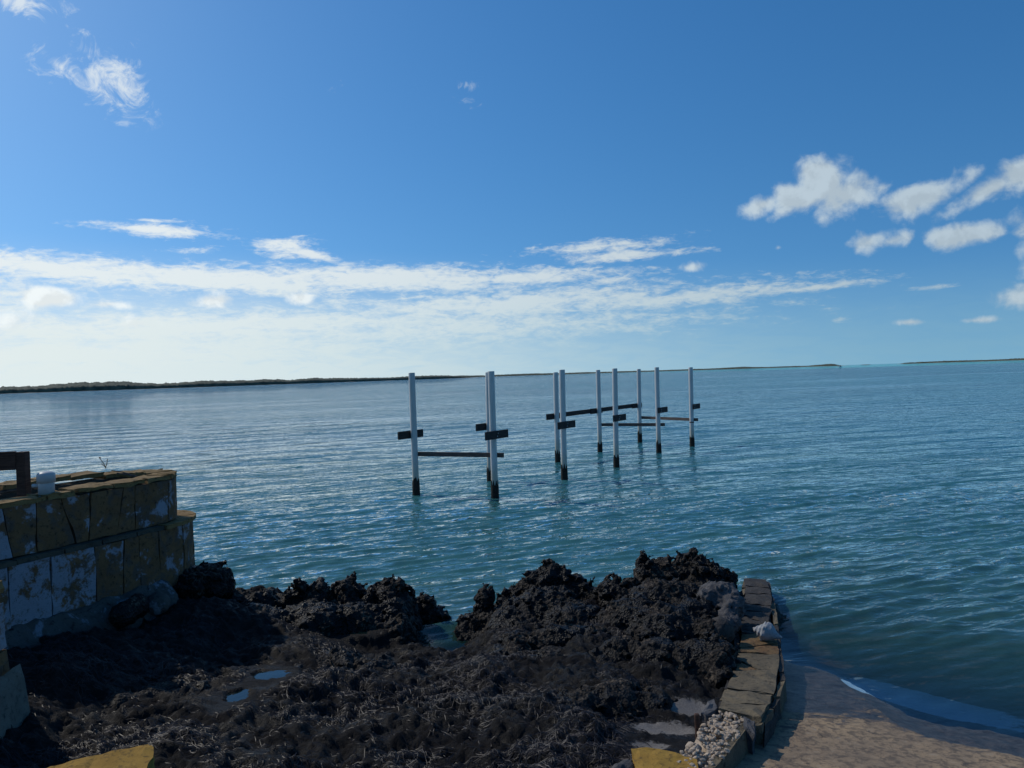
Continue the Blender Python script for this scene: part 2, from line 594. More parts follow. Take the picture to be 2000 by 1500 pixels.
def mat_water():
    m, g, out = new_mat('sea_water')
    p = geo_pos(g)
    depth = attr(g, 'depth').outputs['Fac']
    bank = attr(g, 'bank').outputs['Fac']
    chop = attr(g, 'chop').outputs['Fac']
    th = R(22)
    ca, sa = math.cos(th), math.sin(th)
    x, y, z = g.sep(p)
    u = g.m('ADD', g.m('MULTIPLY', x, ca), g.m('MULTIPLY', y, sa))       # along the crests
    v = g.m('ADD', g.m('MULTIPLY', x, -sa), g.m('MULTIPLY', y, ca))
    q = g.comb(g.m('MULTIPLY', u, 0.45), v, 0.0)
    w0 = g.noise(q, 9.0, 2, 0.5, 0.3)
    w1 = g.noise(q, 3.2, 3, 0.6, 0.4)
    w2 = g.noise(q, 0.9, 3, 0.6, 0.4)
    w25 = g.noise(q, 0.42, 3, 0.6, 0.4)
    w3 = g.noise(q, 0.22, 4, 0.6, 0.3)
    w4 = g.noise(q, 0.05, 4, 0.6, 0.3)
    gst = g.ramp(g.noise(g.comb(g.m('MULTIPLY', u, 0.3), v, 9.0), 0.07, 6, 0.65), 0.32, 0.68, 0.65, 1.25)
    h = g.m('ADD', g.m('ADD', g.m('MULTIPLY', w0, 0.016), g.m('MULTIPLY', w1, 0.130)), g.m('ADD', g.m('ADD', g.m('MULTIPLY', w2, 0.34), g.m('MULTIPLY', w25, 0.42)), g.m('ADD', g.m('MULTIPLY', w3, 0.40), g.m('MULTIPLY', w4, 0.7))))
    h = g.m('MULTIPLY', h, gst)
    nrm = g.bump(g.m('MULTIPLY', h, chop), 1.0, 1.0)
    pat = g.noise(p, 0.012, 5, 0.6)
    deep = g.mix(g.ramp(pat, 0.45, 0.62), (0.016, 0.128, 0.175), (0.012, 0.092, 0.140))
    teal = g.mix(g.ramp(depth, 0.2, 2.3), (0.060, 0.182, 0.165), deep)
    body = g.mix(bank, teal, (0.05, 0.44, 0.40))
    dif = g.node('ShaderNodeBsdfDiffuse')
    g.put(dif.inputs['Color'], body)
    tr = g.node('ShaderNodeBsdfTransparent')
    g.put(tr.inputs['Color'], g.mix(g.ramp(depth, 0.0, 0.8), (1, 1, 1), (0.62, 0.86, 0.82)))
    opac = g.m('SUBTRACT', 1.0, g.m('EXPONENT', g.m('MULTIPLY', depth, -1.9)))
    mb = g.node('ShaderNodeMixShader')
    g.put(mb.inputs[0], opac)
    g.t.links.new(tr.outputs[0], mb.inputs[1])
    g.t.links.new(dif.outputs[0], mb.inputs[2])
    gl = g.node('ShaderNodeBsdfGlossy')
    g.put(gl.inputs['Roughness'], 0.03)
    g.put(gl.inputs['Color'], (1, 1, 1))
    g.put(gl.inputs['Normal'], nrm)
    fr = g.node('ShaderNodeFresnel')
    g.put(fr.inputs['IOR'], 1.52)
    g.put(fr.inputs['Normal'], nrm)
    ms = g.node('ShaderNodeMixShader')
    g.put(ms.inputs[0], fr.outputs[0])
    g.t.links.new(mb.outputs[0], ms.inputs[1])
    g.t.links.new(gl.outputs[0], ms.inputs[2])
    g.t.links.new(ms.outputs[0], out.inputs['Surface'])
    return m


MAT['rock'] = mat_rock()
MAT['ground'] = mat_ground()
MAT['weed'] = mat_weed()
MAT['bed'] = mat_sandbed()
MAT['ramp'] = mat_ramp()
MAT['water'] = mat_water()
MAT['pvc'] = mat_pvc()
MAT['ochre'] = mat_stone('ochre_limestone', (0.140, 0.074, 0.034), (0.200, 0.112, 0.050), (0.030, 0.020, 0.012), (0.29, 0.31, 0.35), 0.462)
MAT['captop'] = mat_stone('lichened_capstone', (0.185, 0.115, 0.042), (0.255, 0.165, 0.065), (0.04, 0.028, 0.016), None)
MAT['slab'] = mat_stone('yellow_sandstone', (0.26, 0.145, 0.024), (0.33, 0.195, 0.036), (0.075, 0.048, 0.018), None, bumpd=0.006)
MAT['greystone'] = mat_stone('weathered_flagstone', (0.105, 0.086, 0.058), (0.17, 0.135, 0.085), (0.022, 0.019, 0.017), None, bumpd=0.016)
MAT['darkstone'] = mat_stone('dark_flagstone', (0.036, 0.033, 0.032), (0.062, 0.056, 0.050), (0.012, 0.011, 0.011), None, bumpd=0.016)
MAT['rust'] = mat_stone('rusty_flagstone', (0.17, 0.085, 0.040), (0.16, 0.11, 0.055), (0.03, 0.022, 0.016), None)
MAT['palegrey'] = mat_stone('pale_grey_limestone', (0.125, 0.12, 0.12), (0.07, 0.068, 0.07), (0.018, 0.021, 0.023), None, bumpd=0.02)
MAT['mortar'] = mat_stone('mortar', (0.10, 0.09, 0.065), (0.06, 0.055, 0.043), (0.03, 0.027, 0.02), None)
MAT['footing'] = mat_stone('stained_concrete', (0.045, 0.043, 0.038), (0.085, 0.08, 0.07), (0.010, 0.0095, 0.009), (0.19, 0.21, 0.24), 0.40)
MAT['skirt'] = mat_stone('grey_concrete_skirt', (0.12, 0.115, 0.095), (0.17, 0.16, 0.13), (0.045, 0.042, 0.036), None)
MAT['coral'] = mat_stone('coral_rubble', (0.52, 0.42, 0.32), (0.38, 0.30, 0.22), (0.16, 0.12, 0.09), None, 0, 2.0, 0.006)
MAT['shell'] = mat_stone('bleached_shell', (0.36, 0.36, 0.36), (0.26, 0.26, 0.26), (0.12, 0.165, 0.16), None, 0, 2.0, 0.006)
MAT['board'] = mat_timber('dark_wet_timber', (0.020, 0.016, 0.015), (0.055, 0.043, 0.038))
MAT['beamwood'] = mat_timber('weathered_timber', (0.060, 0.045, 0.040), (0.13, 0.10, 0.085))
MAT['post'] = mat_timber('brown_fence_timber', (0.050, 0.026, 0.018), (0.095, 0.052, 0.036))
MAT['growth'] = mat_plain('barnacle_growth', (0.022, 0.019, 0.014), 0.85, 0.6, 40, 0.02)
MAT['steel'] = mat_plain('galvanised_bolt', (0.42, 0.42, 0.42), 0.5, 0.3)
MAT['pipe'] = mat_plain('white_pvc_pipe', (0.50, 0.49, 0.47), 0.4, 0.08, 9, 0.001)
MAT['scrub'] = mat_plain('coastal_scrub', (0.082, 0.090, 0.060), 0.9, 0.40, 0.12, 0.0)  # colour lightened and greyed, distance haze put into the scrub itself
MAT['scrubfar'] = mat_plain('dry_hill_scrub', (0.075, 0.080, 0.050), 0.9, 0.4, 0.05, 0.0)
MAT['beach'] = mat_plain('pale_beach', (0.42, 0.38, 0.30), 0.9, 0.15, 0.2, 0.0)
MAT['hull'] = mat_plain('white_gelcoat', (0.75, 0.76, 0.77), 0.3, 0.05)
MAT['darkgel'] = mat_plain('dark_gelcoat', (0.03, 0.035, 0.05), 0.4, 0.1)
MAT['twig'] = mat_plain('dry_twig', (0.10, 0.075, 0.05), 0.8, 0.3)

# ------------------------------------------------------------------ land heights
CP = np.array([  # x, y, z control points of the shore
    (-5.5, 4, .85), (-4.2, 6.5, .78), (-4.2, 5.0, .80), (-3.4, 8, .66), (-3.3, 9.3, .42), (-4.6, 9.6, .3), (-4, 4.0, .80), (-2.8, 4.6, .58), (-2.6, 6.3, .47), (-2.5, 7.6, .36),
    (-2.1, 9.0, .33), (-1.3, 8.5, .13), (-1.08, 9.2, -.22), (-1.02, 8.85, -.16), (-.9, 9.5, -.40), (-.85, 9.9, -.5), (-.4, 9.2, .08), (0, 8.4, .20), (0, 7, .30), (0, 5.4, .40), (0, 3.8, .5), (1, 5, .40),
    (1, 6.5, .28), (1, 8, .30), (1, 9.2, .25), (1.75, 6.1, .20), (1.5, 5.2, .30), (2.1, 7.6, .16), (2.1, 8.6, .2), (2.8, 9.2, .05), (1.6, 4.2, .4),
    (-6, 10.2, -.3), (-4, 10.5, -.5), (-2, 10.4, -.6), (0, 10.5, -.6), (2, 10.3, -.6), (3.6, 10.2, -.6)])


def ramp_z(x, y):
    return 0.10 * ((x - 3.16) * -.64 + (y - 7.4) * -.77)


CR = [Gz(px, py, z) for px, py, z in ((1575, 1290, .0), (1632, 1322, .02), (1660, 1355, .04), (1700, 1400, .06), (1800, 1438, .08), (1900, 1462, .09), (2000, 1482, .10), (2300, 1540, .12))]
_cx = np.array([p.x for p in CR])
_cy = np.array([p.y for p in CR])


def crack(A, B):
    e = np.interp(A, _cx, _cy, left=30, right=_cy[-1] - 1) - B
    e = np.where(A < _cx[0], 1.0, e)
    return e + 0.035 * fbm(A * 4, B * 4, 1.0, 3)


# sea wall: edges of its top, traced and put at the wall's height
def wall_zpy(py):
    return float(np.interp(py, [1130, 1210, 1280, 1330, 1375, 1402, 1500], [.20, .23, .27, .32, .38, .40, .46]))


WR = [Gz(px, py, wall_zpy(py)) for px, py in ((1500, 1131), (1513, 1190), (1524, 1274), (1529, 1318), (1519, 1355), (1502, 1380), (1480, 1408), (1425, 1470), (1392, 1510))]
WL = [Gz(px, py, wall_zpy(py)) for px, py in ((1455, 1129), (1441, 1195), (1438, 1262), (1424, 1318), (1409, 1365), (1398, 1390), (1382, 1410), (1345, 1465), (1325, 1505))]
_wry = np.array([p.y for p in WR])[::-1]
_wrx = np.array([p.x for p in WR])[::-1]
_wly = np.array([p.y for p in WL])[::-1]
_wlx = np.array([p.x for p in WL])[::-1]


def wall_right_x(y):
    x = np.interp(y, _wry, _wrx)
    x = np.where(y < _wry[0], _wrx[0] + (y - _wry[0]) * 0.35, x)
    return np.where(y > _wry[-1], _wrx[-1] + (y - _wry[-1]) * 0.3, x)


def wall_left_x(y):
    x = np.interp(y, _wly, _wlx)
    x = np.where(y < _wly[0], _wlx[0] + (y - _wly[0]) * 0.35, x)
    return np.where(y > _wly[-1], _wlx[-1] + (y - _wly[-1]) * 0.3, x)


POOLS = []
SANDS = [(Gz(1300, 1420, .27), .30, .16), (Gz(1345, 1375, .25), .22, .18), (Gz(1432, 1262, .17), .10, .28), (Gz(1060, 1285, .25), .26, .07), (Gz(1270, 1465, .3), .15, .1)]


def land(x, y):
    """smooth shore height"""
    shp = np.shape(x)
    x = np.ravel(x)
    y = np.ravel(y)
    num = np.zeros_like(x, dtype=float)
    den = np.zeros_like(num)
    for (cx_, cy_, cz_) in CP:
        w = 1.0 / ((x - cx_) ** 2 + (y - cy_) ** 2 + 0.12) ** 2
        num += w * cz_
        den += w
    z = num / den
    sea = -0.75 - 0.045 * np.maximum(y - 11, 0)
    sea = np.maximum(sea, -3.0)
    k = sstep(y, 10.3, 11.8)
    z = z * (1 - k) + sea * k
    k2 = sstep(np.abs(x + 1), 5.5, 9)            # along the coast on either side
    coast = np.where(x < 0, np.clip((8.2 - 0.25 * (x + 6) - y) * 0.35, -3, 0.9), -3)
    z = np.where(x < 0, z * (1 - k2) + np.maximum(coast, sea * sstep(y, 8, 14) - .6 * (1 - sstep(y, 8, 14)) + 2 * (1 - sstep(y, 6, 9))) * k2, z)
    return z.reshape(shp)


def ground_total(x, y):
    g = land(x, y)
    wr = wall_right_x(y)
    right = sstep(x - wr, -0.35, -0.15)
    rz = ramp_z(x, y)
    sea = np.maximum(-0.75 - 0.045 * np.maximum(y - 11, 0), -3.0)
    rz = np.maximum(np.where(y > 11, rz - (y - 11) * 0.08, rz), sea)
    rz = np.where((x > 14), np.minimum(rz, np.maximum(-3.0, rz - (x - 14) * .2)), rz)
    return g * (1 - right) + rz * right


# rocky shore
sp = 0.0225
xs = np.arange(-6.0, 3.2, sp)
ys = np.arange(3.0, 10.9, sp)
X, Y = np.meshgrid(xs, ys)
Z = land(X, Y)
sand = np.zeros_like(X)
for (c_, rx, ry) in SANDS:
    q = ((X - c_.x) / rx) ** 2 + ((Y - c_.y) / ry) ** 2
    sand = np.maximum(sand, np.exp(-q * 0.8))
for (px, py, z0, rx, ry) in ((530, 1318, .36, .14, .13), (466, 1358, .40, .10, .12), (690, 1232, .27, .20, .12)):
    if rx:
        c_ = Gz(px, py, z0)
        for _ in range(6):
            c_ = Gz(px, py, float(land(np.array([c_.x]), np.array([c_.y]))[0]) - .03)
        POOLS.append((c_, rx, ry))
pool = np.zeros_like(X)
for (c_, rx, ry) in POOLS:
    q = ((X - c_.x) / (rx * 1.2)) ** 2 + ((Y - c_.y + ry * .6) / (ry * 2.2)) ** 2
    pool = np.maximum(pool, np.exp(-q * 0.55))
rough = (1 - 0.88 * np.clip(sand * 1.3, 0, 1)) * (1 - 0.9 * pool)
calm = np.maximum(sstep(X, 1.0, 2.2) * sstep(Y, 7.0, 5.0) * 0.5, .92 * sstep(X, .55, .85) * sstep(Y, 5.9, 5.3))
rough = rough * (1 - calm)
Z = Z + rough * (0.085 * fbm(X * 1.4, Y * 1.4, 0.0, 3) + 0.042 * fbm(X * 3.6, Y * 3.6, 3.0, 3, ridged=True) - 0.025 + 0.030 * fbm(X * 13, Y * 13, 7.0, 3, 0.6))
Z = Z - 0.05 * sand
for (c_, rx, ry) in POOLS:
    d_ = np.sqrt(((X - c_.x) / rx) ** 2 + ((Y - c_.y) / ry) ** 2) + .50 * fbm(X * 7, Y * 11, 2.0, 3)
    ring = (1 - sstep(d_, 1.6, 2.6))
    fr_ = np.exp(-(((X - c_.x) / (rx * 1.5)) ** 2 + ((Y - c_.y + .20) / .22) ** 2) * .8)       # low rim on the near side
    Z = np.where(fr_ > .02, Z * (1 - fr_) + np.minimum(Z, c_.z + .006) * fr_, Z)
    Z = Z * (1 - ring) + np.maximum(Z, c_.z + .002 + .006 * fbm(X * 9, Y * 9, 4.0, 2)) * ring
    q = 1 - sstep(d_, .75, 1.15)
    Z = Z * (1 - q) + (c_.z - 0.025) * q
wr = (wall_right_x(Y) + wall_left_x(Y)) / 2
drop = sstep(X - wr, -0.1, 0.05)
Z = Z * (1 - drop) + np.minimum(Z, ramp_z(X, Y) - 0.25) * drop
GROUND = (xs, ys, Z)


def gh(x, y):
    """height of the built shore, bilinear"""
    i = np.clip((np.asarray(x) - xs[0]) / sp, 0, len(xs) - 2.001)
    j = np.clip((np.asarray(y) - ys[0]) / sp, 0, len(ys) - 2.001)
    i0, j0 = i.astype(int), j.astype(int)
    a, b = i - i0, j - j0
    return Z[j0, i0] * (1 - a) * (1 - b) + Z[j0, i0 + 1] * a * (1 - b) + Z[j0 + 1, i0] * (1 - a) * b + Z[j0 + 1, i0 + 1] * a * b


shore = mesh_obj('rocky_shore', np.stack([X.ravel(), Y.ravel(), Z.ravel()], 1), grid_faces(len(ys), len(xs)), MAT['ground'])
a_ = shore.data.attributes.new('sand', 'FLOAT', 'POINT')
a_.data.foreach_set('value', sand.ravel().astype(np.float32))
tag(shore, 'dark weed strewn rocky shore with small pockets of sand', kind='structure')


# graded axis: fine inside, growing outside
def axis(lo, hi, step, out_lo, out_hi, grow):
    mid = list(np.arange(lo, hi + step / 2, step))
    a, s = [], step
    v = hi
    while v < out_hi:
        s *= grow
        v += s
        a.append(v)
    b, s, v = [], step, lo
    while v > out_lo:
        s *= grow
        v -= s
        b.append(v)
    return np.array(b[::-1] + mid + a)


# seabed
bx, by = axis(-8, 9, .25, -14000, 14000, 1.14), axis(2, 16, .25, -60, 16000, 1.14)
BX, BY = np.meshgrid(bx, by)
BZ = ground_total(BX, BY) - 0.15
BZ += np.clip(0.10 * fbm(BX * .5, BY * .5, 2.0, 3), -.1, .1)
inside = (BX > -5.8) & (BX < 3.0) & (BY > 3.2) & (BY < 10.7)
BZ = np.where(inside, BZ - 0.35, BZ)
BZ = np.where((BX > wall_right_x(BY) - .3) & (BY < 13) & (BX < 16), BZ - 0.12, BZ)
bed = mesh_obj('seabed', np.stack([BX.ravel(), BY.ravel(), BZ.ravel()], 1), grid_faces(len(by), len(bx)), MAT['bed'])
tag(bed, 'sandy sea floor', kind='structure')

# ------------------------------------------------------------------ the sea
wx, wy = axis(-6.5, 9.0, .036, -14000, 14000, 1.032), axis(6.0, 16.0, .035, 3.0, 15000, 1.028)
WX, WY = np.meshgrid(wx, wy)
SX = np.gradient(wx)[None, :]
SY = np.gradient(wy)[:, None]
cell = np.maximum(SX * 0.6, SY)
gt = ground_total(WX, WY)
near_ = (WX > _cx[0]) & (WX < 9) & (WY < 13)
stepd = np.zeros_like(WX)
stepd[near_] = 0.06 * sstep(WX[near_], _cx[0], _cx[0] + .45) * (1 - sstep(crack(WX[near_], WY[near_]), -.025, .015))
depth = np.maximum(-gt + stepd, 0)
calmw = sstep(depth, 0.0, 0.28)
lee = 1 - 0.35 * sstep(WX, 2.4, 3.4) * sstep(WY, 9.5, 7.2)       # quiet water beside the sea wall
HZ = np.zeros_like(WX)
gust = 1 + 0.45 * pn3(WX * .11, WY * .16, 4.0) + 0.3 * pn3(WX * .31, WY * .5, 8.0)
nw = 84
lams = np.exp(np.linspace(math.log(.11), math.log(4.0), nw)) * rng.uniform(.93, 1.07, nw)
for lam in lams:
    th = R(114) + rng.normal(0, .34 if lam < 1.0 else .22)
    wgt = 1.6 * math.exp(-((math.log(lam / .30)) / .55) ** 2) + 0.16
    k = 2 * math.pi / lam
    amp = 0.031 * wgt / k
    att = sstep(lam / cell, 2.5, 4.5)
    if att.max() <= 0:
        continue
    rows = np.where(att.max(axis=1) > 0)[0]
    cols = np.where(att.max(axis=0) > 0)[0]
    sl_ = (slice(rows[0], rows[-1] + 1), slice(cols[0], cols[-1] + 1))
    ph = k * (WX[sl_] * math.cos(th) + WY[sl_] * math.sin(th)) + rng.uniform(0, 6.28)
    s_ = np.sin(ph)
    HZ[sl_] += amp * att[sl_] * (s_ - 0.22 * np.cos(2 * ph))
HZ *= np.clip(gust, .35, 1.7) * (0.10 + 0.90 * calmw) * lee
faces = grid_faces(len(wy), len(wx))
keep = (gt.ravel()[faces].min(axis=1) < 0.10)
faces = faces[keep]
used = np.zeros(WX.size, bool)
used[faces.ravel()] = True
remap = np.cumsum(used) - 1
wv = np.stack([WX.ravel(), WY.ravel(), HZ.ravel()], 1)[used]
sea = mesh_obj('sea', wv, remap[faces], MAT['water'])
# far sandbanks turn the water turquoise
far = np.hypot(WX, WY)
azw = np.arctan2(WX, WY)
bankn = pn3(WX * .0012, WY * .004, 1.0)
bank = sstep(far + 380 * bankn, 900, 1250) * sstep(azw, -.10, .22)
bank = np.maximum(bank * (0.35 + 0.65 * sstep(azw, .05, .45)), 0)
chop = (0.55 + 0.35 * sstep(WY, 9, 30) + 0.25 * sstep(WY, 40, 200)) * (0.25 + 0.75 * calmw) * np.where(WY < 14, lee, 1)
for nm, ar in (('depth', depth), ('bank', bank), ('chop', chop)):
    a_ = sea.data.attributes.new(nm, 'FLOAT', 'POINT')
    a_.data.foreach_set('value', ar.ravel()[used].astype(np.float32))
tag(sea, 'rippled blue green sea reaching to the horizon', kind='structure')

# tide pools
for i, (c_, rx, ry) in enumerate(POOLS):
    n = 28
    vs = [(0, 0, 0)] + [(rx * 1.55 * math.cos(t), ry * 1.55 * math.sin(t), 0) for t in np.linspace(0, 2 * math.pi, n, endpoint=False)]
    po = mesh_obj('tide_pool', vs, [(0, 1 + j, 1 + (j + 1) % n) for j in range(n)], MAT['water'])
    po.location = (c_.x, c_.y, c_.z - 0.004)
    at = po.data.attributes.new('depth', 'FLOAT', 'POINT')
    at.data.foreach_set('value', np.full(n + 1, .03, np.float32))
    at = po.data.attributes.new('chop', 'FLOAT', 'POINT')
    at.data.foreach_set('value', np.full(n + 1, .03, np.float32))
    tag(po, ['small still tide pool in the dark shore rock, the larger of two', 'small still tide pool in the dark shore rock, the nearest one', 'small shallow tide pool at the foot of the left rock ridge', 'small shallow tide pool in front of the middle crag'][i], kind='structure')


# ------------------------------------------------------------------ boat ramp: upper slab with a broken edge over a lower wet slab
def ramp_sheet(name, mask_fn, zoff, label, wetfn):
    s = .03
    rx_, ry_ = np.arange(0.6, 9.5, s), np.arange(2.4, 13.0, s)
    A, B = np.meshgrid(rx_, ry_)
    zz = ramp_z(A, B) + zoff + 0.010 * fbm(A * 1.2, B * 1.2, 5, 3) + 0.006 * fbm(A * 7, B * 7, 6, 3)
    edge = mask_fn(A, B)
    zz = zz - 0.06 * sstep(A, _cx[0], _cx[0] + .45) * (1 - sstep(edge, -0.025, 0.015))
    f = grid_faces(len(ry_), len(rx_))
    wr_ = wall_right_x(B) - 0.12
    ok = (A > wr_).ravel()
    f = f[ok[f].all(axis=1)]
    u = np.zeros(A.size, bool)
    u[f.ravel()] = True
    rm = np.cumsum(u) - 1
    o = mesh_obj(name, np.stack([A.ravel(), B.ravel(), zz.ravel()], 1)[u], rm[f], MAT['ramp'])
    at = o.data.attributes.new('wet', 'FLOAT', 'POINT')
    at.data.foreach_set('value', wetfn(A, B, zz).ravel()[u].astype(np.float32))
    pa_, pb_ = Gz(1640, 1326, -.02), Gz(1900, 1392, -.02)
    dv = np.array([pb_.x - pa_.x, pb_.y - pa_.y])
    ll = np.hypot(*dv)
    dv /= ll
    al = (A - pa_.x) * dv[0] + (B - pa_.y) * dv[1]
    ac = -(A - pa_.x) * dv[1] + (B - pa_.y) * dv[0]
    pl_ = sstep(al, -.05, .15) * sstep(al, ll + 1.2, ll - .5) * (1 - sstep(np.abs(ac - .03 - .05 * fbm(A * 2.5, B * 2.5, 3.0, 2)), .18, .38))  # mask of the painted sky reflection strip
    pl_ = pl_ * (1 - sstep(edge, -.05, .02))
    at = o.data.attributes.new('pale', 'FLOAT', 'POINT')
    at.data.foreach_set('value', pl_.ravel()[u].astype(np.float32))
    tag(o, label, kind='structure')
    return o


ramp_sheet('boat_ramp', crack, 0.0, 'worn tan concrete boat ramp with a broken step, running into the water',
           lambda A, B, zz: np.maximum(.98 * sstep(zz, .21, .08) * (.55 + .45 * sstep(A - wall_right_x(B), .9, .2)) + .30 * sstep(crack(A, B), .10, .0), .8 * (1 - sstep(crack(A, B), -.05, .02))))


# ------------------------------------------------------------------ rock builders
def surface_nets(f, org, vs_):
    """isosurface (f<0 inside) of a regular grid, one vertex for each crossed cell"""
    nx, ny, nz = f.shape
    s = f < 0
    c = [(0, 0, 0), (1, 0, 0), (0, 1, 0), (1, 1, 0), (0, 0, 1), (1, 0, 1), (0, 1, 1), (1, 1, 1)]
    cnt = sum(s[a:nx - 1 + a, b:ny - 1 + b, d:nz - 1 + d].astype(np.int8) for a, b, d in c)
    act = (cnt > 0) & (cnt < 8)
    idx = np.full(act.shape, -1, np.int64)
    I, J, K = np.nonzero(act)
    idx[I, J, K] = np.arange(len(I))
    val = {q: f[I + q[0], J + q[1], K + q[2]] for q in c}
    acc = np.zeros((len(I), 3))
    n = np.zeros(len(I))
    for q in c:
        for ax in range(3):
            if q[ax] == 0:
                r = list(q)
                r[ax] = 1
                v0, v1 = val[q], val[tuple(r)]
                cr = (v0 < 0) != (v1 < 0)
                t = np.where(cr, v0 / np.where(v0 == v1, 1, v0 - v1), 0)
                p = np.zeros((len(I), 3))
                p[:] = q
                p[:, ax] = t
                acc[cr] += p[cr]
                n[cr] += 1
    verts = (np.stack([I, J, K], 1) + acc / n[:, None]) * vs_ + np.array(org)
    quads = []
    for ax in range(3):
        a, b = [(1, 2), (2, 0), (0, 1)][ax]
        lo = [slice(1, -1)] * 3
        s0 = s
        sl0 = [slice(1, nx - 1), slice(1, ny - 1), slice(1, nz - 1)]
        sl1 = list(sl0)
        sl0[ax] = slice(0, f.shape[ax] - 1)
        sl1[ax] = slice(1, f.shape[ax])
        e = s0[tuple(sl0)] != s0[tuple(sl1)]
        P = np.stack(np.nonzero(e), 1)
        base = P.copy()
        for k in range(3):
            if k != ax:
                base[:, k] += 1
        d0 = s0[base[:, 0], base[:, 1], base[:, 2]]

        def at(da, db):
            q = base.copy()
            q[:, a] += da
            q[:, b] += db
            return idx[q[:, 0], q[:, 1], q[:, 2]]
        qd = np.stack([at(-1, -1), at(0, -1), at(0, 0), at(-1, 0)], 1)
        qd[~d0] = qd[~d0][:, ::-1]
        quads.append(qd)
    quads = np.concatenate(quads)
    return verts, quads[(quads >= 0).all(axis=1)]


def biggest(v, q):
    """drop loose crumbs: keep the largest connected piece"""
    lab = np.arange(len(v))
    e = np.concatenate([q[:, [0, 1]], q[:, [1, 2]], q[:, [2, 3]], q[:, [3, 0]]])
    while True:
        old = lab.copy()
        mn = np.minimum(lab[e[:, 0]], lab[e[:, 1]])
        np.minimum.at(lab, lab[e[:, 0]], mn)
        np.minimum.at(lab, lab[e[:, 1]], mn)
        lab = lab[lab]
        lab = lab[lab]
        if (lab == old).all():
            break
    big = np.bincount(lab).argmax()
    k = lab == big
    q = q[k[q].all(axis=1)]
    return v[k], (np.cumsum(k) - 1)[q]


def crag(name, lumps, mat, seed, vs_=0.018, amp=0.050, label=None, cat='rock', group=None, freq=1.0, zmin=-.45, sharp=1.0):
    """pitted limestone from overlapping lumps: (centre, (rx, ry, rz))"""
    C_ = np.array([l[0] for l in lumps])
    Rr = np.array([l[1] for l in lumps])
    lo = (C_ - Rr).min(0) - 0.16
    hi = (C_ + Rr).max(0) + 0.16
    lo[2] = max(lo[2], zmin)
    ax_ = [np.arange(lo[k], hi[k] + vs_, vs_) for k in range(3)]
    A, B, D = np.meshgrid(*ax_, indexing='ij')
    f = np.full(A.shape, 9.0)
    for c_, r_ in zip(C_, Rr):
        q = np.sqrt(((A - c_[0]) / r_[0]) ** 2 + ((B - c_[1]) / r_[1]) ** 2 + ((D - c_[2]) / r_[2]) ** 2)
        d_ = (q - 1) * min(r_)
        h = np.clip(0.5 + 0.5 * (f - d_) / 0.07, 0, 1)
        f = f * (1 - h) + d_ * h - 0.07 * h * (1 - h)
    near = np.abs(f) < amp * 2.6
    a, b, d = A[near], B[near], D[near]
    fr = freq
    n = 0.65 * fbm(a * 3.0 * fr + seed, b * 3.0 * fr, d * 3.0 * fr, 2)
    n += 0.95 * (fbm(a * 6.5 * fr, b * 6.5 * fr + seed, d * 6.5 * fr, 3, .55, ridged=True) - .55) * sharp * -.75
    n += 0.36 * fbm(a * 24 * fr, b * 26 * fr, d * 26 * fr + seed, 2, .6)
    n -= n.mean() - .10
    f[near] += -amp * n
    v, q = biggest(*surface_nets(f, lo, vs_))
    ctr = Vector(((lo[0] + hi[0]) / 2, (lo[1] + hi[1]) / 2, float(v[:, 2].min())))
    o = mesh_obj(name, v - np.array(ctr), q, mat)
    o.location = ctr
    if label:
        tag(o, label, cat, group)
    return o


def lump(px, py, y, rpx, ryy=None, rz=None):
    """lump whose top edge shows at this pixel when it stands at the distance y"""
    r = rpx * y / F_PX
    rz = rz or r
    p = Py(px, py, y)
    return ((p.x, p.y, p.z - rz), (r, ryy or r, rz))


# left ridge
L = []
for px, py, y, r in ((470, 1152, 8.9, 40), (520, 1150, 9.0, 34), (580, 1140, 9.1, 32), (622, 1138, 9.1, 30), (680, 1128, 9.2, 34), (725, 1146, 9.2, 30), (765, 1126, 9.25, 36), (790, 1152, 9.2, 26)):
    L.append(lump(px, py, y, r, .24, .42))
for px, py, y, r in ((500, 1185, 8.5, 70), (610, 1180, 8.6, 75), (700, 1178, 8.8, 60), (768, 1172, 8.95, 42), (775, 1205, 8.7, 35), (380, 1170, 8.6, 60)):
    L.append(lump(px, py, y, r, .38, .34))
crag('rock_outcrop', L, MAT['rock'], 3.1, label='low black jagged rock ridge between stone planter and narrow water inlet', group='black rock outcrops along the shore')
# central crag
L = []
for px, py, y, r in ((1072, 1099, 9.5, 34), (1045, 1116, 9.5, 36), (1100, 1118, 9.4, 34), (1012, 1146, 9.4, 30), (1140, 1134, 9.3, 34), (985, 1166, 9.3, 28), (1165, 1150, 9.2, 30)):
    L.append(lump(px, py, y, r, .26, .50))
for px, py, y, r in ((1060, 1152, 9.0, 90), (1120, 1180, 8.6, 80), (960, 1196, 9.0, 50), (915, 1208, 9.0, 34), (1010, 1190, 8.7, 70)):
    L.append(lump(px, py, y, r, .40, .36))
for px, py, y, r in ((1085, 1222, 8.0, 55), (1150, 1226, 7.9, 55), (1010, 1236, 8.0, 40)):
    L.append(lump(px, py, y, r, .24, .22))
crag('rock_outcrop', L, MAT['rock'], 8.4, label='large black peaked rock crag in the middle of the shore', group='black rock outcrops along the shore')
